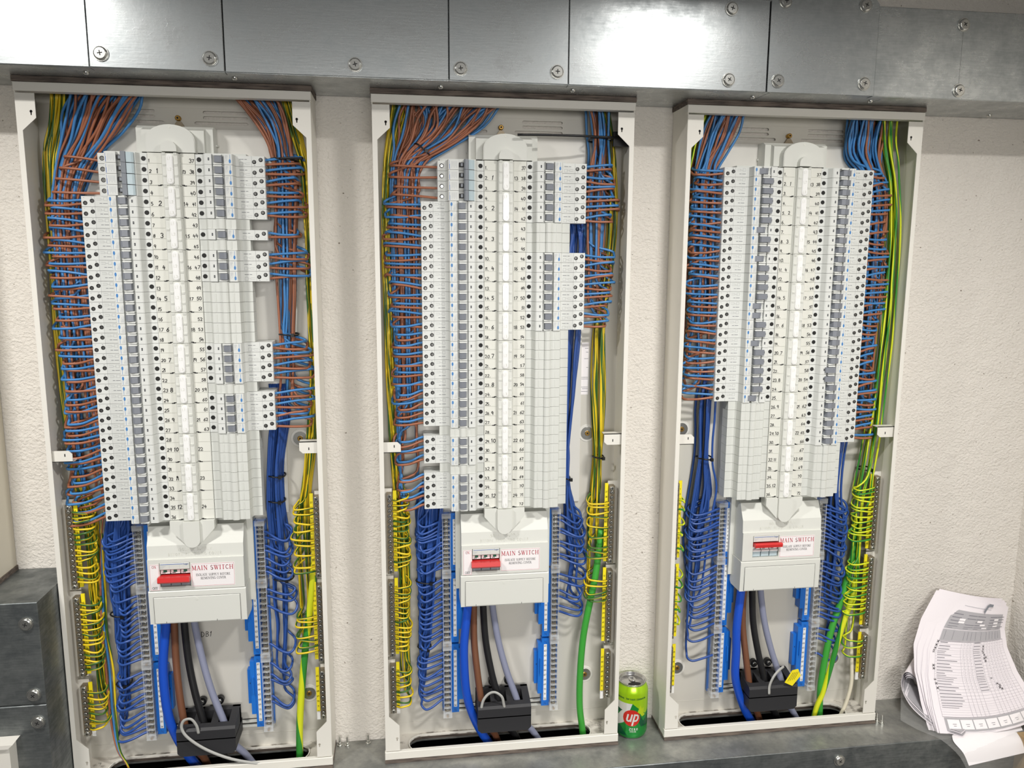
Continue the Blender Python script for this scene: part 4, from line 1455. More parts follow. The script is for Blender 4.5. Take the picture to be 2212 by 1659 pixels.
def earth_bars(k, side):
    X0 = XP[k]
    f = (lambda x: x) if side == 'L' else (lambda x: 2 * UC - x)
    for q, (a, b_) in enumerate(BARZ_E):
        n = (14, 14, 8)[q]
        o = empty('earth_terminal_bar', (X0, 0, b_), f'metal earth bar, {PLACE3[q]} of three down the {side == "L" and "left" or "right"} side, {BN[k]} board', 'terminal bar', f'earth bars in the {BN[k]} board')
        h = a - b_

        def bx(mbd, x0, x1, *r):
            x0, x1 = f(x0), f(x1)
            if x0 > x1: x0, x1 = x1, x0
            mbd.box(x0, x1, *r)
        mb = MB().mat('tin_bar'); bx(mb, .0100, .0205, .036, .0490, 0, h); mb.build('bar', o)
        mb = MB().mat('steel_paint')
        bx(mb, .0015, .0195, .034, .036, -.006, h + .006)
        bx(mb, .0020, .0140, .005, .034, h - .012, h - .004); bx(mb, .0020, .0140, .005, .034, .004, .012)
        mb.build('bracket', o)
        for i in range(n):
            zz = (h - .012) - (h - .024) * i / (n - 1)
            link_mesh('terminal_screw', TSC, o, (f(.0152), -.0490, zz))
        for zz in (.0045, h - .0045): link_mesh('end_screw', TSCB, o, (f(.0152), -.0490, zz))
        mb = MB().mat('strip_yellow'); bx(mb, .0212, .0272, .0420, .0440, .002 if q < 2 else .012, h + .004)
        mb.mat('strip_white'); bx(mb, .0212, .0272, .0420, .0440, -.012 if q < 2 else -.004, .002 if q < 2 else .012) if q == 2 else None
        mb.mat('black_ink')
        base = (1, 15, 29)[q] + (36 if side == 'R' else 0)
        for i in range(n):
            zz = (h - .012) - (h - .024) * i / (n - 1) - .0015
            st = str(base + i)
            wd = sum((GL[c][0] + .16) * .0030 for c in st)
            write_marker(mb, st, f(.0242) - wd / 2, zz, .0030, .0441, w=.0005)
        mb.build('number_strip', o)


def tie_ring(X, u, d, z, ru, rd, label, tail=None, name='cable_tie'):
    o = empty(name, (X + u, -d, z), label, 'cable tie')
    pts = [(ru * math.cos(a), rd * math.sin(a), .001 * math.sin(2 * a)) for a in [2 * PI * i / 16 for i in range(17)]]
    tube('band', pts, .0014, 'tie_black', o, per=2, sides=6, flat=1.0)
    mb = MB().mat('tie_black'); mb.box(ru * .35, ru * .35 + .005, rd - .001, rd + .004, -.0028, .0028); mb.build('lock_head', o)
    if tail:
        tube('tail', tail, .0021, 'tie_black', o, per=4, sides=6)
    return o


for k in (1, 2, 3):
    build_board(k)
for k in (1, 2, 3):
    for side, tabl in (('L', LEFT[k]), ('R', RIGHT[k])):
        for r_, kd in enumerate(tabl):
            place_unit(kd, k, side, r_ + 1)
    build_switch(k)
    for side in 'LR':
        neutral_bars(k, side); earth_bars(k, side)

# ---- wires
for k in (1, 2, 3):
    for side, tabl in (('L', LEFT[k]), ('R', RIGHT[k])):
        rnd = random.Random(100 * k + (side == 'R'))
        live = [(i + 1, kd) for i, kd in enumerate(tabl) if kd != 'B']
        sl = slot_positions(2 * len(live), rnd)
        j = 0
        for row, kd in live:
            power_wire(k, side, row, 'brown', sl[j], rnd, kd); j += 1
            if kd == 'R': power_wire(k, side, row, 'blue', sl[j], rnd, kd)
            j += 1
        idx = {(1, 'L'): list(range(36)), (2, 'L'): list(range(34)), (3, 'L'): [i for i in range(25)] + [28],
               (1, 'R'): [1, 2, 4, 5, 7, 9, 10, 12, 13, 15, 22, 24, 26, 27, 30, 31], (2, 'R'): [0, 1, 3, 4, 6, 7, 9, 10, 12, 13, 15, 16, 18, 19],
               (3, 'R'): list(range(27)) + [29]}[(k, side)]
        sl = slot_positions(len(idx), rnd)
        top = {(1, 'L'): .50, (2, 'L'): .50, (3, 'L'): .70, (1, 'R'): .68, (2, 'R'): .98, (3, 'R'): .60}[(k, side)]
        for t, s_ in zip(idx, sl): neutral_wire(k, side, t, s_, rnd, top)
        idx = {(1, 'L'): list(range(36)), (2, 'L'): list(range(36)), (3, 'L'): [2, 4, 7, 9, 12, 15, 17, 20, 22, 25],
               (1, 'R'): [1, 2, 4, 5, 7, 8, 10, 12, 13, 19, 20, 21, 23, 24, 25, 26], (2, 'R'): [2, 3, 4, 5, 7, 9, 11, 12, 13, 15, 16, 17, 18, 19],
               (3, 'R'): list(range(1, 13)) + list(range(14, 26)) + [28, 29, 31]}[(k, side)]
        sl = slot_positions(len(idx), rnd)
        for t, s_ in zip(idx, sl): earth_wire(k, side, t, s_, rnd)

# ---- supply cables, clamp block and thick earths
CL = {'blue': ('cable_blue', .0078), 'brown': ('cable_brown', .0062), 'black': ('cable_black', .0062), 'grey': ('cable_grey', .0060)}
for k in (1, 2, 3):
    X = XP[k]
    wpts = {'blue': [(.1535, .035, .300), (.1520, .037, .265), (.1450, .042, .200), (.1450, .045, .150), (.1490, .046, .100), (.1590, .044, .060), (.1760, .042, .020), (.1950, .042, -.012), (.215, .042, -.06)],
            'brown': [(.1640, .028, .300), (.1640, .030, .265), (.1640, .034, .200), (.1690, .044, .140), (.1760, .050, .085), (.1850, .046, .04), (.2050, .040, .005), (.22, .040, -.06)],
            'black': [(.1810, .030, .300), (.1810, .032, .265), (.1850, .036, .200), (.1950, .044, .140), (.2080, .050, .085), (.2150, .046, .04), (.2420, .040, .005), (.26, .040, -.06)],
            'grey': [(.1970, .030, .300), (.1980, .032, .265), (.2080, .036, .200), (.2230, .044, .140), (.2420, .050, .085), (.2500, .046, .045), (.2760, .042, .010), (.31, .040, -.05)]}
    if k == 3:
        wpts['blue'] = [(x + .004 if z > .1 else x, d, z) for x, d, z in wpts['blue']]
    for c_, pts in wpts.items():
        o = tube('supply_cable', [(X + a, -d, z) for a, d, z in pts], CL[c_][1], CL[c_][0], per=6, sides=14)
        tag(o, f'thick {c_} supply cable running down from the main switch of the {BN[k]} board', 'cable')
    o = empty('cable_clamp', (X + .2165, -.048, .036), f'black plastic block clamping the supply cables in the {BN[k]} board', 'clamp')
    mb = MB().mat('block_black')
    # body: block with clipped corners, sloping top cut by three slots
    hw = .049
    top = [(-.030, .028), (-.030, .0600), (-.024, .0600), (.020, .0500), (.024, .0460), (.024, .028)]
    mb.prism_xz([(-hw + .006, 0), (hw - .006, 0), (hw, .006), (hw, .030), (-hw, .030), (-hw, .006)], -.036, .024)
    slots_x = (-.033, -.003, .027)
    edges = [-hw] + [e for c_ in slots_x for e in (c_ - .0090, c_ + .0090)] + [hw]
    for q in range(0, len(edges), 2):
        mb.prism_dz(top, edges[q], edges[q + 1])
    mb.prism_dz([(-.030, .028), (-.030, .0600), (-.024, .0600), (-.018, .0586), (-.018, .028)], -hw, hw)
    for c_ in slots_x:      # front lip that closes each slot
        mb.prism_dz([(.010, .028), (.010, .0523), (.020, .0500), (.024, .0460), (.024, .028)], c_ - .0090, c_ + .0090)
    mb.mat('inside_shade')
    for c_ in slots_x: mb.box(c_ - .0090, c_ + .0090, -.036, .010, .030, .0304)
    mb.build('block', o)
    for xx in (-.017, .013):
        b_ = MB().mat('tie_black'); b_.disc(xx, .0705, .0075, -.036, -.028, 16); b_.mat('zinc_screw'); b_.disc(xx, .0705, .0040, -.028, -.025, 12, bev=.001); b_.mat('dark_slot'); b_.disc(xx, .0705, .0018, -.025, -.0248, 6)
        b_.build('fixing_lug', o)
    if k in (1, 2, 3):
        lp = {1: [(-.030, -.012, .052), (-.012, -.022, .075), (-.010, -.018, .066), (-.013, -.012, .044)],
              2: [(-.038, .0, .005), (-.043, -.018, .035), (-.040, -.020, .060), (-.030, -.020, .074), (-.018, -.022, .078), (-.006, -.024, .070), (-.002, -.022, .055), (.001, -.02, .036)],
              3: [(-.010, -.026, .036), (-.009, -.024, .052), (-.002, -.024, .070), (.010, -.020, .080), (.024, -.012, .083)]}[k]
        if k == 1:
            lp = [(-.012, -.024, .042), (-.014, -.026, .058), (-.022, -.028, .072), (-.034, -.028, .070), (-.038, -.028, .056), (-.028, -.029, .038), (.0, -.029, .014), (.04, -.028, -.008), (.085, -.027, -.022), (.115, -.024, -.030)]
        mb_o = tube('flat_flex', lp, .0026, 'flex_grey', None, per=6, sides=8, flat=.6)
        mb_o.location = o.location
        tag(mb_o, f'grey flexible lead looped over the black clamp in the {BN[k]} board', 'lead')
    if k == 3:
        yt = MB().mat('strip_yellow')
        yt.prism_xz([(.020, .058), (.034, .082), (.046, .084), (.052, .070), (.036, .050)], .026, .0268)
        yt.mat('black_ink')
        for q in range(4): ribbon(yt, [(.026 + q * .0042, .0605 + q * .0010), (.036 + q * .0035, .0775 + q * .0004)], .0007, .0270)
        t_ = yt.build('warning_tag'); t_.location = o.location
        tag(t_, 'yellow printed tag on the clamp in the right board', 'tag')

g1 = tube('earth_cable', [(XP[1] + a, -d, z) for a, d, z in [(.408, .030, .40), (.4065, .036, .37), (.400, .040, .31), (.389, .042, .23), (.3790, .042, .15), (.3715, .042, .07), (.3690, .042, .01), (.369, .042, -.06)]], .0062, 'earth_insulation_lime', per=6, sides=18)
tag(g1, 'thick green and yellow earth cable down the right of the left board', 'cable')
g2 = tube('earth_cable', [(XP[2] + a, -d, z) for a, d, z in [(.401, .030, .40), (.396, .034, .36), (.389, .038, .31), (.380, .040, .265), (.3690, .040, .20), (.3640, .040, .13), (.3640, .040, .06), (.3700, .040, .01), (.38, .04, -.06)]], .0062, 'cable_green', per=6, sides=18)
tag(g2, 'thick plain green earth cable down the right of the middle board', 'cable')
g3 = tube('earth_cable', [(XP[3] + a, -d, z) for a, d, z in [(.392, .022, .40), (.389, .026, .33), (.372, .030, .25), (.349, .034, .17), (.338, .036, .10), (.333, .038, .05), (.334, .040, .0), (.336, .04, -.06)]], .0062, 'cable_green', per=6, sides=18)
tag(g3, 'thick plain green earth cable behind the striped one, right board', 'cable')
g4 = tube('earth_cable', [(XP[3] + a, -d, z) for a, d, z in [(.396, .034, .30), (.384, .040, .24), (.366, .043, .18), (.350, .044, .11), (.336, .044, .05), (.322, .044, .01), (.31, .044, -.06)]], .0050, 'earth_insulation_lime', per=6, sides=14)
tag(g4, 'green and yellow earth cable slanting to the slot of the right board', 'cable')
g5 = tube('white_cable', [(XP[3] + a, -d, z) for a, d, z in [(.392, .030, .20), (.3935, .034, .15), (.3955, .040, .10), (.3960, .042, .06), (.388, .042, .02), (.376, .042, -.012), (.37, .042, -.05)]], .0036, 'cable_cream', per=6, sides=10)
tag(g5, 'thin cream white cable at the lower right of the right board', 'cable')
for i, (cn, off_) in enumerate((('blue_insulation', 0), ('brown_insulation', -.0035), ('earth_insulation', .004))):
    pts = [(.0600, .022, .47), (.0545, .024, .43), (.0500 + off_, .026, .33), (.0480 + off_, .028, .26), (.0520 + off_ * 1.6, .030, .18), (.0530 + off_ * (1.2 if i else 1), .034, .10), (.0600 + off_ * .5, .040, .04), (.075, .042, .005), (.085, .042, -.05)]
    o = tube('thin_cable', [(XP[1] + a, -d, z) for a, d, z in pts], .0019, cn, per=6, sides=8)
    tag(o, f'single {("light blue", "brown", "yellow and green")[i]} wire hanging into the cable slot at lower left', 'wire')

# ---- cable ties
tie_ring(XP[2], .383, .030, 1.0955, .020, .020, 'long black cable tie with its tail across the head of the middle board', [(.0, .0, 0), (-.02, -.030, .0006), (-.060, -.034, .0002), (-.105, -.036, -.0004), (-.148, -.037, -.0022)][0:0] or [(.030, -.018, .001), (.010, -.026, .001), (-.012, -.030, .0004), (-.030, -.036, .0), (-.070, -.042, -.0006), (-.110, -.046, -.0014), (-.150, -.048, -.0026)])
mb = MB().mat('tie_black'); mb.box(.401, .4275, .044, .050, 1.083, 1.107)
mt = mb.build('tie_mount'); mt.location = (XP[2], 0, 0); tag(mt, 'small black tie mount in the upper right corner of the middle board', 'mount')
tie_ring(XP[1], .380, .030, 1.050, .022, .022, 'black cable tie around the upper right bundle of the left board', [(-.004, -.022, 0), (.010, -.026, .0006), (.034, -.030, .0002)])
tie_ring(XP[1], .3765, .024, .766, .016, .018, 'black cable tie on the right bundle, middle height, left board')
tie_ring(XP[1], .346, .022, .5216, .015, .016, 'upper black cable tie on dark blue bundle, left board')
tie_ring(XP[1], .344, .022, .4767, .015, .016, 'lower black cable tie on dark blue bundle, left board')
tie_ring(XP[1], .075, .022, .285, .016, .018, 'black cable tie on the lower left neutral bundle, left board')
tie_ring(XP[1], .072, .022, .155, .012, .016, 'lowest black cable tie at the left, left board')
tie_ring(XP[1], .350, .022, .335, .018, .018, 'black cable tie on the lower right neutral bundle, left board')
tie_ring(XP[2], .0775, .024, .317, .018, .018, 'black cable tie on the dark blue bundle at left, middle board')
tie_ring(XP[2], .073, .022, .188, .012, .016, 'lower black cable tie on the dark blue bundle, middle board')
tie_ring(XP[2], .3945, .020, .5366, .010, .014, 'black cable tie on the earth wires at right, middle board')
tie_ring(XP[2], .3355, .022, .500, .006, .016, 'black cable tie on the thin blue bundle, middle board')
tie_ring(XP[2], .0800, .034, 1.072, .015, .016, 'black cable tie among the upper left wires, middle board').rotation_euler = (0, .6, 0)
tie_ring(XP[3], .075, .024, .530, .0145, .018, 'black cable tie on the dark blue bundle, right board')
tie_ring(XP[3], .400, .024, .498, .014, .016, 'black cable tie on the earth wires, right board')

# ---- paper notice inside the middle board
mb = MB().mat('paper_white'); mb.box(.352, .3765, .005, .0054, .650, .745)
mb.mat('grey_print')
for q, wd in ((.735, .006), (.728, .004), (.716, .007), (.700, .003), (.682, .018), (.679, .018), (.664, .016), (.661, .010), (.656, .013)):
    ribbon(mb, [(.3755 - wd, q), (.3755, q)], .0008, .0055)
o = mb.build('printed_notice'); o.location = (XP[2], 0, 0); tag(o, 'white printed notice stuck on the back plate of the middle board', 'notice')

# ------------------------------------------------------------------ drinks can
CX, CY, CZ, CR = .2665, -.0375, SZ, .0307
can = empty('drinks_can', (CX, CY, CZ), 'open lime and green soft drink can between middle and right boards', 'can')
HC = .1085
mb = MB().mat('can_green')
mb.lathe(0, 0, [(CR - .0032, .0018), (CR - .0022, .0040), (CR - .0006, .0075), (CR, .0105), (CR, HC - .0345)], 96)
mb.mat('lime'); mb.lathe(0, 0, [(CR, HC - .0345), (CR, HC - .0180), (CR - .0002, HC - .0160), (CR - .0010, HC - .0130), (CR - .0035, HC - .0070), (CR - .0052, HC - .0038)], 96)
mb.build('body', can)
mb = MB().mat('aluminium')
mb.lathe(0, 0, [(CR - .0052, HC - .0038), (CR - .0050, HC - .0015), (CR - .0042, HC - .0008), (CR - .0038, HC), (CR - .0048, HC + .0004), (CR - .0062, HC - .0006), (CR - .0072, HC - .0050), (CR - .0085, HC - .0056), (CR - .0095, HC - .0042), (.0001, HC - .0042)], 48)
mb.lathe(0, 0, [(CR - .0060, .0), (CR - .0046, -.0), (CR - .0034, .0012), (CR - .0030, .0020)], 48)
mb.build('rim_and_lid', can)
mb = MB().mat('screw_hole')
mb.add([(.0125 * math.cos(a) * 1.0 + .001, -.0125 + .0068 * math.sin(a), HC - .0040) for a in [2 * PI * i / 20 for i in range(20)]], [tuple(range(20))])
mb.build('mouth', can)
mb = MB().mat('aluminium')
ring = [(.0065 * math.cos(a) + .001, .0035 + .0095 * math.sin(a)) for a in [2 * PI * i / 18 for i in range(18)]]
inn = [(.0036 * math.cos(a) + .001, .0065 + .0042 * math.sin(a)) for a in [2 * PI * i / 14 for i in range(14)]]
mb.prism_xy([(x, -y) for x, y in ring], HC - .0036, HC - .0022, [[(x, -y) for x, y in inn]])
mb.lathe(.001, -.002, [(.0024, HC - .0022), (.0022, HC - .0014), (.0001, HC - .0012)], 10)
mb.build('pull_tab', can)
A0 = -PI / 2 - .30   # the facing direction of the print


def can_pt(a, z, lift=.00012):
    """a: arc length in metres from the print centre; lies on the can wall"""
    t = A0 + a / CR
    rr = CR
    rr += lift
    return (rr * math.cos(t), rr * math.sin(t), z)


def can_ribbon(mbd, pts, w, lift):
    P = []
    for (x0, z0), (x1, z1) in zip(pts, pts[1:]):
        n = max(1, int(math.hypot(x1 - x0, z1 - z0) / .001))
        P += [(x0 + (x1 - x0) * i / n, z0 + (z1 - z0) * i / n) for i in range(n)]
    P.append(pts[-1])
    ribbon(mbd, P, w, 0, lambda a, z: can_pt(a, z, lift))


def can_poly(mbd, poly, lift):
    """fill a polygon in (arc, z) on the can wall, cut into narrow strips so that it follows the curve"""
    xs = [p[0] for p in poly]
    x0, x1 = min(xs), max(xs)
    n = max(2, int((x1 - x0) / .0010))
    cuts = [x0 + (x1 - x0) * i / n for i in range(n + 1)]

    def span(x):
        x = min(max(x, x0 + 1e-6), x1 - 1e-6)
        ys = []
        for i in range(len(poly)):
            (ax, ay), (bx_, by) = poly[i], poly[(i + 1) % len(poly)]
            if (ax - x) * (bx_ - x) < 0:
                ys.append(ay + (by - ay) * (x - ax) / (bx_ - ax))
        ys.sort()
        return (ys[0], ys[-1]) if len(ys) > 1 else None
    for a, b_ in zip(cuts, cuts[1:]):
        s0, s1 = span(a + 1e-5), span(b_ - 1e-5)
        if s0 and s1:
            mbd.add([can_pt(a, s0[0], lift), can_pt(b_, s1[0], lift), can_pt(b_, s1[1], lift), can_pt(a, s0[1], lift)], [(0, 1, 2, 3)], False)


mb = MB()
mb.mat('lime')
can_poly(mb, [(.002, HC - .0340), (.030, HC - .058), (.046, HC - .050), (.046, HC - .0340)], .00010)
mb.mat('can_yellow')
can_poly(mb, [(.012, HC - .052), (.018, HC - .038), (.021, HC - .046), (.026, HC - .044), (.024, HC - .054), (.030, HC - .060), (.022, HC - .062), (.018, HC - .056)], .00014)
mb.mat('can_dark_green')
can_poly(mb, [(.008, .052), (.012, .058), (.026, .036), (.042, .050), (.042, .026), (.020, .026)], .00012)
can_poly(mb, [(-.045, .030), (-.020, .024), (-.006, .008), (-.045, .008)], .00012)
mb.mat('can_white')
can_poly(mb, [(-.045, HC - .034), (.002, HC - .0345), (-.0035, HC - .0505), (-.018, HC - .0505), (-.045, HC - .046)], .00016)
can_poly(mb, [(-.036, .020), (-.014, .034), (-.003, HC - .050), (-.018, HC - .050), (-.030, HC - .066)], .00016)
mb.mat('can_dark_green')
can_poly(mb, [(-.045, HC - .044), (-.017, HC - .0505), (-.030, HC - .060), (-.045, HC - .064)], .00020)
mb.mat('can_red')
can_poly(mb, [(.0010 + .0165 * math.cos(t), .0450 + .0165 * math.sin(t)) for t in [2 * PI * i / 40 for i in range(40)]], .00024)
mb.mat('can_white')
fz = lambda a, z: can_pt(a, z, .00032)
sl_ = .22


def it(pts, w_):
    can_ribbon(mb, [(x + (z - .036) * sl_, z) for x, z in pts], w_, .00060)


it([(-.0090, .0520), (-.0090, .0425)] + [(-.0055 + .0035 * math.cos(math.radians(t)), .0425 + .0035 * math.sin(math.radians(t))) for t in (180, 225, 270, 315)] + [(-.0018, .0430)], .0030)
it([(-.0016, .0520), (-.0016, .0388)], .0030)
it([(.0034, .0525), (.0034, .0310)], .0030)
it([(.0034, .0515), (.0075, .0515)] + [(.0080 + .0030 * math.cos(math.radians(t)), .0455 + .0055 * math.sin(math.radians(t))) for t in (80, 45, 0, -45, -80)] + [(.0034, .0395)], .0030)
# ZERO SUGAR
write_serif(mb, 'O', .0120, .0205, .0042, 0, w=.0008, f=fz, serifs=False)
write_serif(mb, 'R', .0075, .0205, .0042, 0, w=.0008, f=fz, serifs=False)
write_serif(mb, 'E', .0032, .0205, .0042, 0, w=.0008, f=fz, serifs=False)
ribbon(mb, [(-.0030, .0246), (.0002, .0246), (-.0030, .0206), (.0002, .0206)], .0008, 0, fz)
write_serif(mb, 'SUGAR', .0045, .0165, .0026, 0, w=.0005, f=fz, sp=.25, serifs=False)
mb.mat('can_dark_green')
write_serif(mb, 'ORIGINAL', -.022, HC - .0268, .0028, 0, w=.0006, f=fz, sp=.1, serifs=False)
ribbon(mb, [(-.0105, HC - .0240), (-.0085, HC - .0240), (-.0098, HC - .0268)], .0006, 0, fz)
write_serif(mb, 'UP', -.0062, HC - .0268, .0028, 0, w=.0006, f=fz, sp=.1, serifs=False)
write_serif(mb, 'TASTE', .0022, HC - .0268, .0028, 0, w=.0006, f=fz, sp=.1, serifs=False)
ribbon(mb, [(.0090, HC - .0240), (.0110, HC - .0240), (.0090, HC - .0268), (.0110, HC - .0268)], .0005, 0, fz)
write_serif(mb, 'ERO', .0150, HC - .0268, .0028, 0, w=.0006, f=fz, sp=.1, serifs=False)
write_serif(mb, 'SUGAR', .0235, HC - .0268, .0028, 0, w=.0006, f=fz, sp=.1, serifs=False)
mb.build('printed_label', can)


# ------------------------------------------------------------------ papers at the right
def lerp(a, b_, t): return tuple(x + (y_ - x) * t for x, y_ in zip(a, b_))


def curve_at(tab, t):
    for (t0, *a), (t1, *b_) in zip(tab, tab[1:]):
        if t <= t1:
            s_ = (t - t0) / (t1 - t0)
            s_ = s_ * s_ * (3 - 2 * s_) * .5 + s_ * .5
            return lerp(a, b_, s_)
    return tuple(tab[-1][1:])


# edges of the leaning top sheet in world space: t, x, y, z
EL = [(0, .948, -.020, .222), (.18, .900, -.040, .172), (.35, .870, -.058, .130), (.55, .856, -.078, .088), (.78, .850, -.108, .040), (1.0, .848, -.135, .002)]
ER = [(0, 1.074, -.014, .190), (.20, 1.056, -.030, .150), (.35, 1.050, -.048, .120), (.55, 1.055, -.075, .080), (.78, 1.070, -.102, .042), (1.0, 1.078, -.128, .014)]


def paper_pt(u, v, lift=0.0):
    """u across 0..1, v down 0..1"""
    a, b_ = curve_at(EL, v), curve_at(ER, v)
    x, y_, z_ = lerp(a, b_, u)
    y_ -= .012 * math.sin(PI * u) * (1 - v * .3)
    z_ -= .010 * math.sin(PI * u) * (max(v, 0) ** 1.5)
    return (x, y_ - lift, z_ + lift * .5)


cert = empty('certificate_stack', (.96, -.09, -.005), 'curled stack of printed certificates leaning in the right corner', 'papers')
NS = 9
for s_ in range(NS):
    mb = MB().mat('paper')
    nu, nv = 8, 24
    off = s_ * .0022
    vs = []
    for j in range(nv + 1):
        for i in range(nu + 1):
            u, v = i / nu, j / nv
            x, y_, z_ = paper_pt(u, v)
            fan = s_ * (.0034 * (1 - v) + .0008) * (1 if s_ % 2 else .7)
            x -= fan * (1.4 - u) + .002 * math.sin(7 * v + s_) * (s_ > 0)
            vs.append((x, min(y_ + off * .9 * (.35 + v), -.002), z_ + (.002 * s_ * (1 - v)) - (.0006 * s_) * v))
    fs = [(j * (nu + 1) + i, j * (nu + 1) + i + 1, (j + 1) * (nu + 1) + i + 1, (j + 1) * (nu + 1) + i) for j in range(nv) for i in range(nu)]
    mb.add(vs, fs, True)
    o = mb.build('sheet', cert); o.location = (-.96, .09, .005)
mb = MB()


def pquad(m_name, u0, u1, v0, v1, lift=.0006):
    mb.mat(m_name)
    n = max(1, int((v1 - v0) / .05)); nu = max(1, int((u1 - u0) / .12))
    for j in range(n):
        for i in range(nu):
            a, b_ = v0 + (v1 - v0) * j / n, v0 + (v1 - v0) * (j + 1) / n
            c, d = u0 + (u1 - u0) * i / nu, u0 + (u1 - u0) * (i + 1) / nu
            mb.add([paper_pt(c, a, lift), paper_pt(d, a, lift), paper_pt(d, b_, lift), paper_pt(c, b_, lift)], [(0, 1, 2, 3)], True)


pquad('paper_grey', .06, .90, .075, .195, .0007)
pquad('paper_grey', .06, .91, .203, .272, .0007)
pquad('paper_grey', .07, .95, .868, .968, .0007)
pquad('table_line', .10, .62, .045, .049)
pquad('table_line', .12, .50, .978, .981)
for v in (.092, .110, .128, .146, .164, .180):
    for u in (.09, .30, .44, .66, .80):
        if (u, v) not in ((.30, .128), (.80, .146)): pquad('paper_ink', u, u + .07 + .03 * ((v * 1000) % 3), v, v + .004, .0011)
for u, v in ((.20, .115), (.20, .130), (.46, .118), (.52, .140), (.74, .105), (.74, .128), (.74, .150), (.56, .165)): pquad('paper_white', u, u + .08, v, v + .012, .0014)
for u in (.10, .20, .34, .39, .44, .50, .58, .66, .71, .76, .81, .85): pquad('paper_ink', u, u + .003, .212, .266, .0011)
for v in (.275, .862): pquad('paper_ink', .06, .93, v, v + .002, .0009)
for i in range(28):
    v = .292 + i * .0205
    pquad('table_line', .06, .93, v, v + .0012, .0007)
    if i < 25:
        pquad('paper_ink', .08, .08 + R.uniform(.08, .24), v - .011, v - .007, .0008)
        if i < 19:
            pquad('paper_ink', .50, .59, v - .012, v - .008, .0008)
            for u in (.35, .39, .43, .47, .64, .68, .72, .76, .80, .84): pquad('table_line', u + .012, u + .020, v - .011, v - .008, .0008)
for u in (.06, .34, .38, .42, .46, .50, .60, .64, .68, .72, .76, .80, .84, .88, .93): pquad('table_line', u, u + .0022, .275, .862, .0008)
for i in range(7): pquad('paper_white', .09 + i * .118, .198 + i * .118, .880, .950, .0012)
for i in range(7):
    pquad('paper_ink', .13 + i * .118, .165 + i * .118, .910, .913, .0016)
    pquad('paper_ink', .135 + i * .118, .160 + i * .118, .924, .927, .0016)
mb.mat('black_ink')
for u, v in [(.63, .345), (.63, .365), (.625, .385), (.63, .405), (.64, .425), (.655, .445), (.63, .450), (.64, .468), (.66, .60), (.70, .655), (.72, .67), (.71, .685), (.73, .695), (.05, .32), (.045, .34), (.045, .36), (.04, .38), (.04, .40), (.045, .50), (.05, .52), (.06, .62), (.065, .65), (.07, .68)]:
    for sg in (-1, 1):
        f2 = lambda a, b_: paper_pt(a, b_, .0014)
        ribbon(mb, [(u - .010, v - .040 - .006 * sg), (u + .010, v - .040 + .006 * sg)], .0035, 0, f2)
pr_ = mb.build('printed_table', cert); pr_.location = (-.96, .09, .005)
mb = MB().mat('grey_lever')
f3 = lambda a, b_: paper_pt(a, b_, .0035)
ribbon(mb, [(.50, .060), (.515, .030), (.54, .012), (.60, .012)], .030, 0, f3)
cl_ = mb.build('black_clip', cert); cl_.location = (-.96, .09, .005)

# folded booklet beside it, loose white sheet under it, plastic sleeve, bag and box
def sheet_strip(profile, w0, w1, name, material, parent, loc, thick=None):
    """profile: list of ((x,y,z) near edge, (x,y,z) far edge)"""
    mb = MB().mat(material)
    vs = []
    n = len(profile); q = 5
    A = spline([p[0] for p in profile], 4); B = spline([p[1] for p in profile], 4)
    for a, b_ in zip(A, B):
        for i in range(q + 1): vs.append(tuple(float(c) for c in (a + (b_ - a) * i / q)))
    rows = len(A)
    mb.add(vs, [(j * (q + 1) + i, j * (q + 1) + i + 1, (j + 1) * (q + 1) + i + 1, (j + 1) * (q + 1) + i) for j in range(rows - 1) for i in range(q)], True)
    o = mb.build(name, parent)
    if parent: o.location = tuple(-c for c in loc)
    return o


bk = empty('folded_booklet', (.84, -.07, -.005), 'booklet curled over in a loop at the left of the certificates', 'papers')
for s_ in range(4):
    e = s_ * .0022
    sheet_strip([((.885, -.150 + e, .000 + e), (.925, -.120, .000 + e)), ((.850, -.125 + e, .006 + e), (.900, -.090, .010)), ((.822 + e, -.090, .026 + e), (.872, -.050, .032)),
                 ((.812 + e, -.065, .054 - e), (.860, -.022, .060)), ((.818 + e, -.055, .078 - e * 1.5), (.868, -.012, .084)), ((.832 + e, -.054, .084 - e * 2), (.880, -.012, .090)),
                 ((.850, -.060, .066 - e), (.896, -.018, .070)), ((.866, -.085, .036), (.910, -.040, .040))], 0, 1, 'sheet', 'paper' if s_ % 2 == 0 else 'paper_grey', bk, (.84, -.07, -.005))
ls = sheet_strip([((.868, -.142, .0005), (1.040, -.085, .0008)), ((.860, -.158, -.002), (1.030, -.118, .000)), ((.870, -.172, -.016), (1.018, -.150, -.012)), ((.876, -.182, -.036), (1.010, -.165, -.032))], 0, 1, 'loose_sheet', 'paper_white', None, (0, 0, 0))
tag(ls, 'blank white sheet hanging over the ledge under the certificates', 'paper')
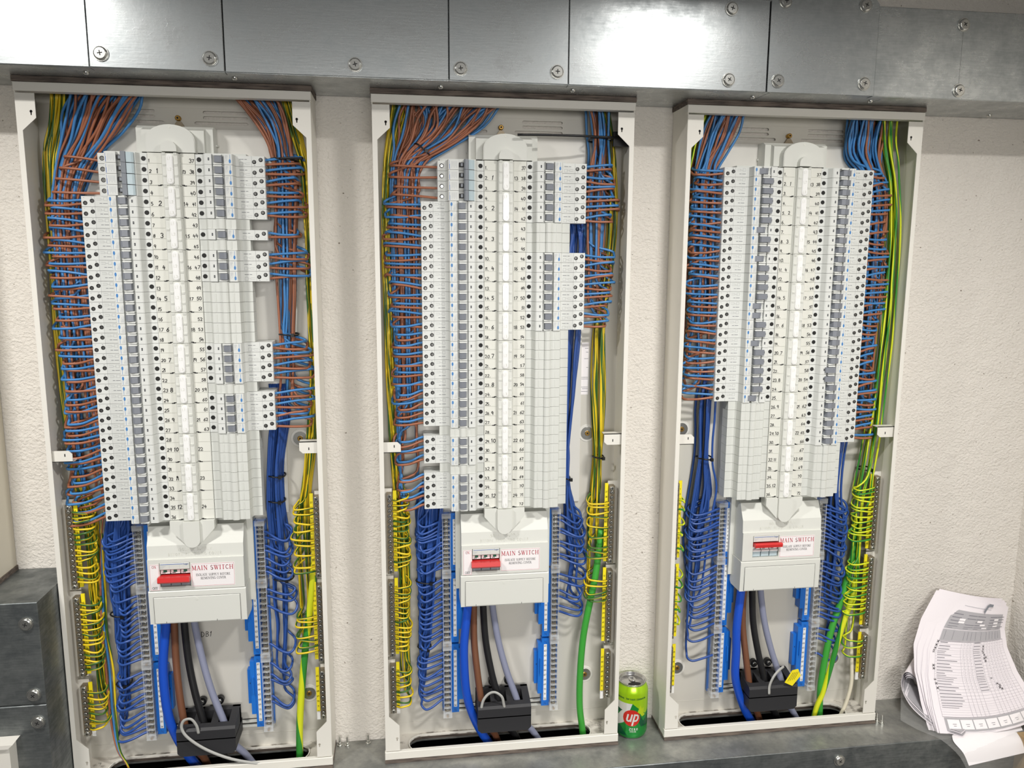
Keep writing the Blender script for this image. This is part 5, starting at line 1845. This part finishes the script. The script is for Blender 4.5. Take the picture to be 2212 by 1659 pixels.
ps = sheet_strip([((.800, -.085, .002), (.845, -.012, .080)), ((.815, -.120, .0015), (.88, -.05, .030)), ((.838, -.150, .000), (.96, -.100, .0035)), ((.860, -.176, -.020), (1.050, -.150, -.010)), ((.878, -.186, -.058), (1.080, -.160, -.036)), ((.886, -.188, -.075), (1.085, -.162, -.060))], 0, 1, 'plastic_sleeve', 'clear_bag', None, (0, 0, 0))
tag(ps, 'clear plastic sleeve draped over the ledge below the papers', 'sleeve')
bx_ = empty('cardboard_box', (1.045, -.19, -.06), 'brown cardboard box at the bottom right corner', 'box')
mb = MB().mat('cardboard')
mb.box(-.038, .045, -.050, .050, -.06, .052)
mb.build('carton', bx_)
mb = MB().mat('cardboard'); mb.prism_dz([(-.05, .052), (-.05, .054), (.05, .0535), (.062, .040), (.060, .039), (.05, .052)], -.038, .045); mb.build('flap', bx_)
bg_ = empty('plastic_bag', (1.065, -.245, -.02), 'small clear bag of brass fittings in front of the cardboard box', 'bag')
mb = MB().mat('clear_bag')
vs = []; fs = []
for j in range(9):
    for i in range(12):
        a = 2 * PI * i / 12
        t = j / 8
        rr = (.020 + .012 * math.sin(PI * t)) * (1 + .15 * math.sin(3 * a + 5 * t))
        vs.append((rr * math.cos(a), rr * .45 * math.sin(a), -.035 + .070 * t))
for j in range(8):
    for i in range(12): fs.append((j * 12 + i, j * 12 + (i + 1) % 12, (j + 1) * 12 + (i + 1) % 12, (j + 1) * 12 + i))
mb.add(vs, fs, True); mb.build('film', bg_)
for q in range(5):
    mb = MB().mat('brass'); mb.lathe(R.uniform(-.010, .010), R.uniform(-.005, .005), [(.005, -.02 + q * .007), (.005, -.012 + q * .007), (.003, -.011 + q * .007), (.003, -.006 + q * .007)], 8, False); mb.build('brass_fitting', bg_)
fl = sheet_strip([((.965, -.165, .030), (1.085, -.09, .030)), ((.985, -.175, .040), (1.088, -.11, .046)), ((1.000, -.200, .030), (1.090, -.15, .034)), ((1.000, -.215, .016), (1.090, -.19, .022))], 0, 1, 'plastic_film', 'clear_bag', None, (0, 0, 0))
tag(fl, 'crumpled clear plastic film lying on the cardboard box', 'film')
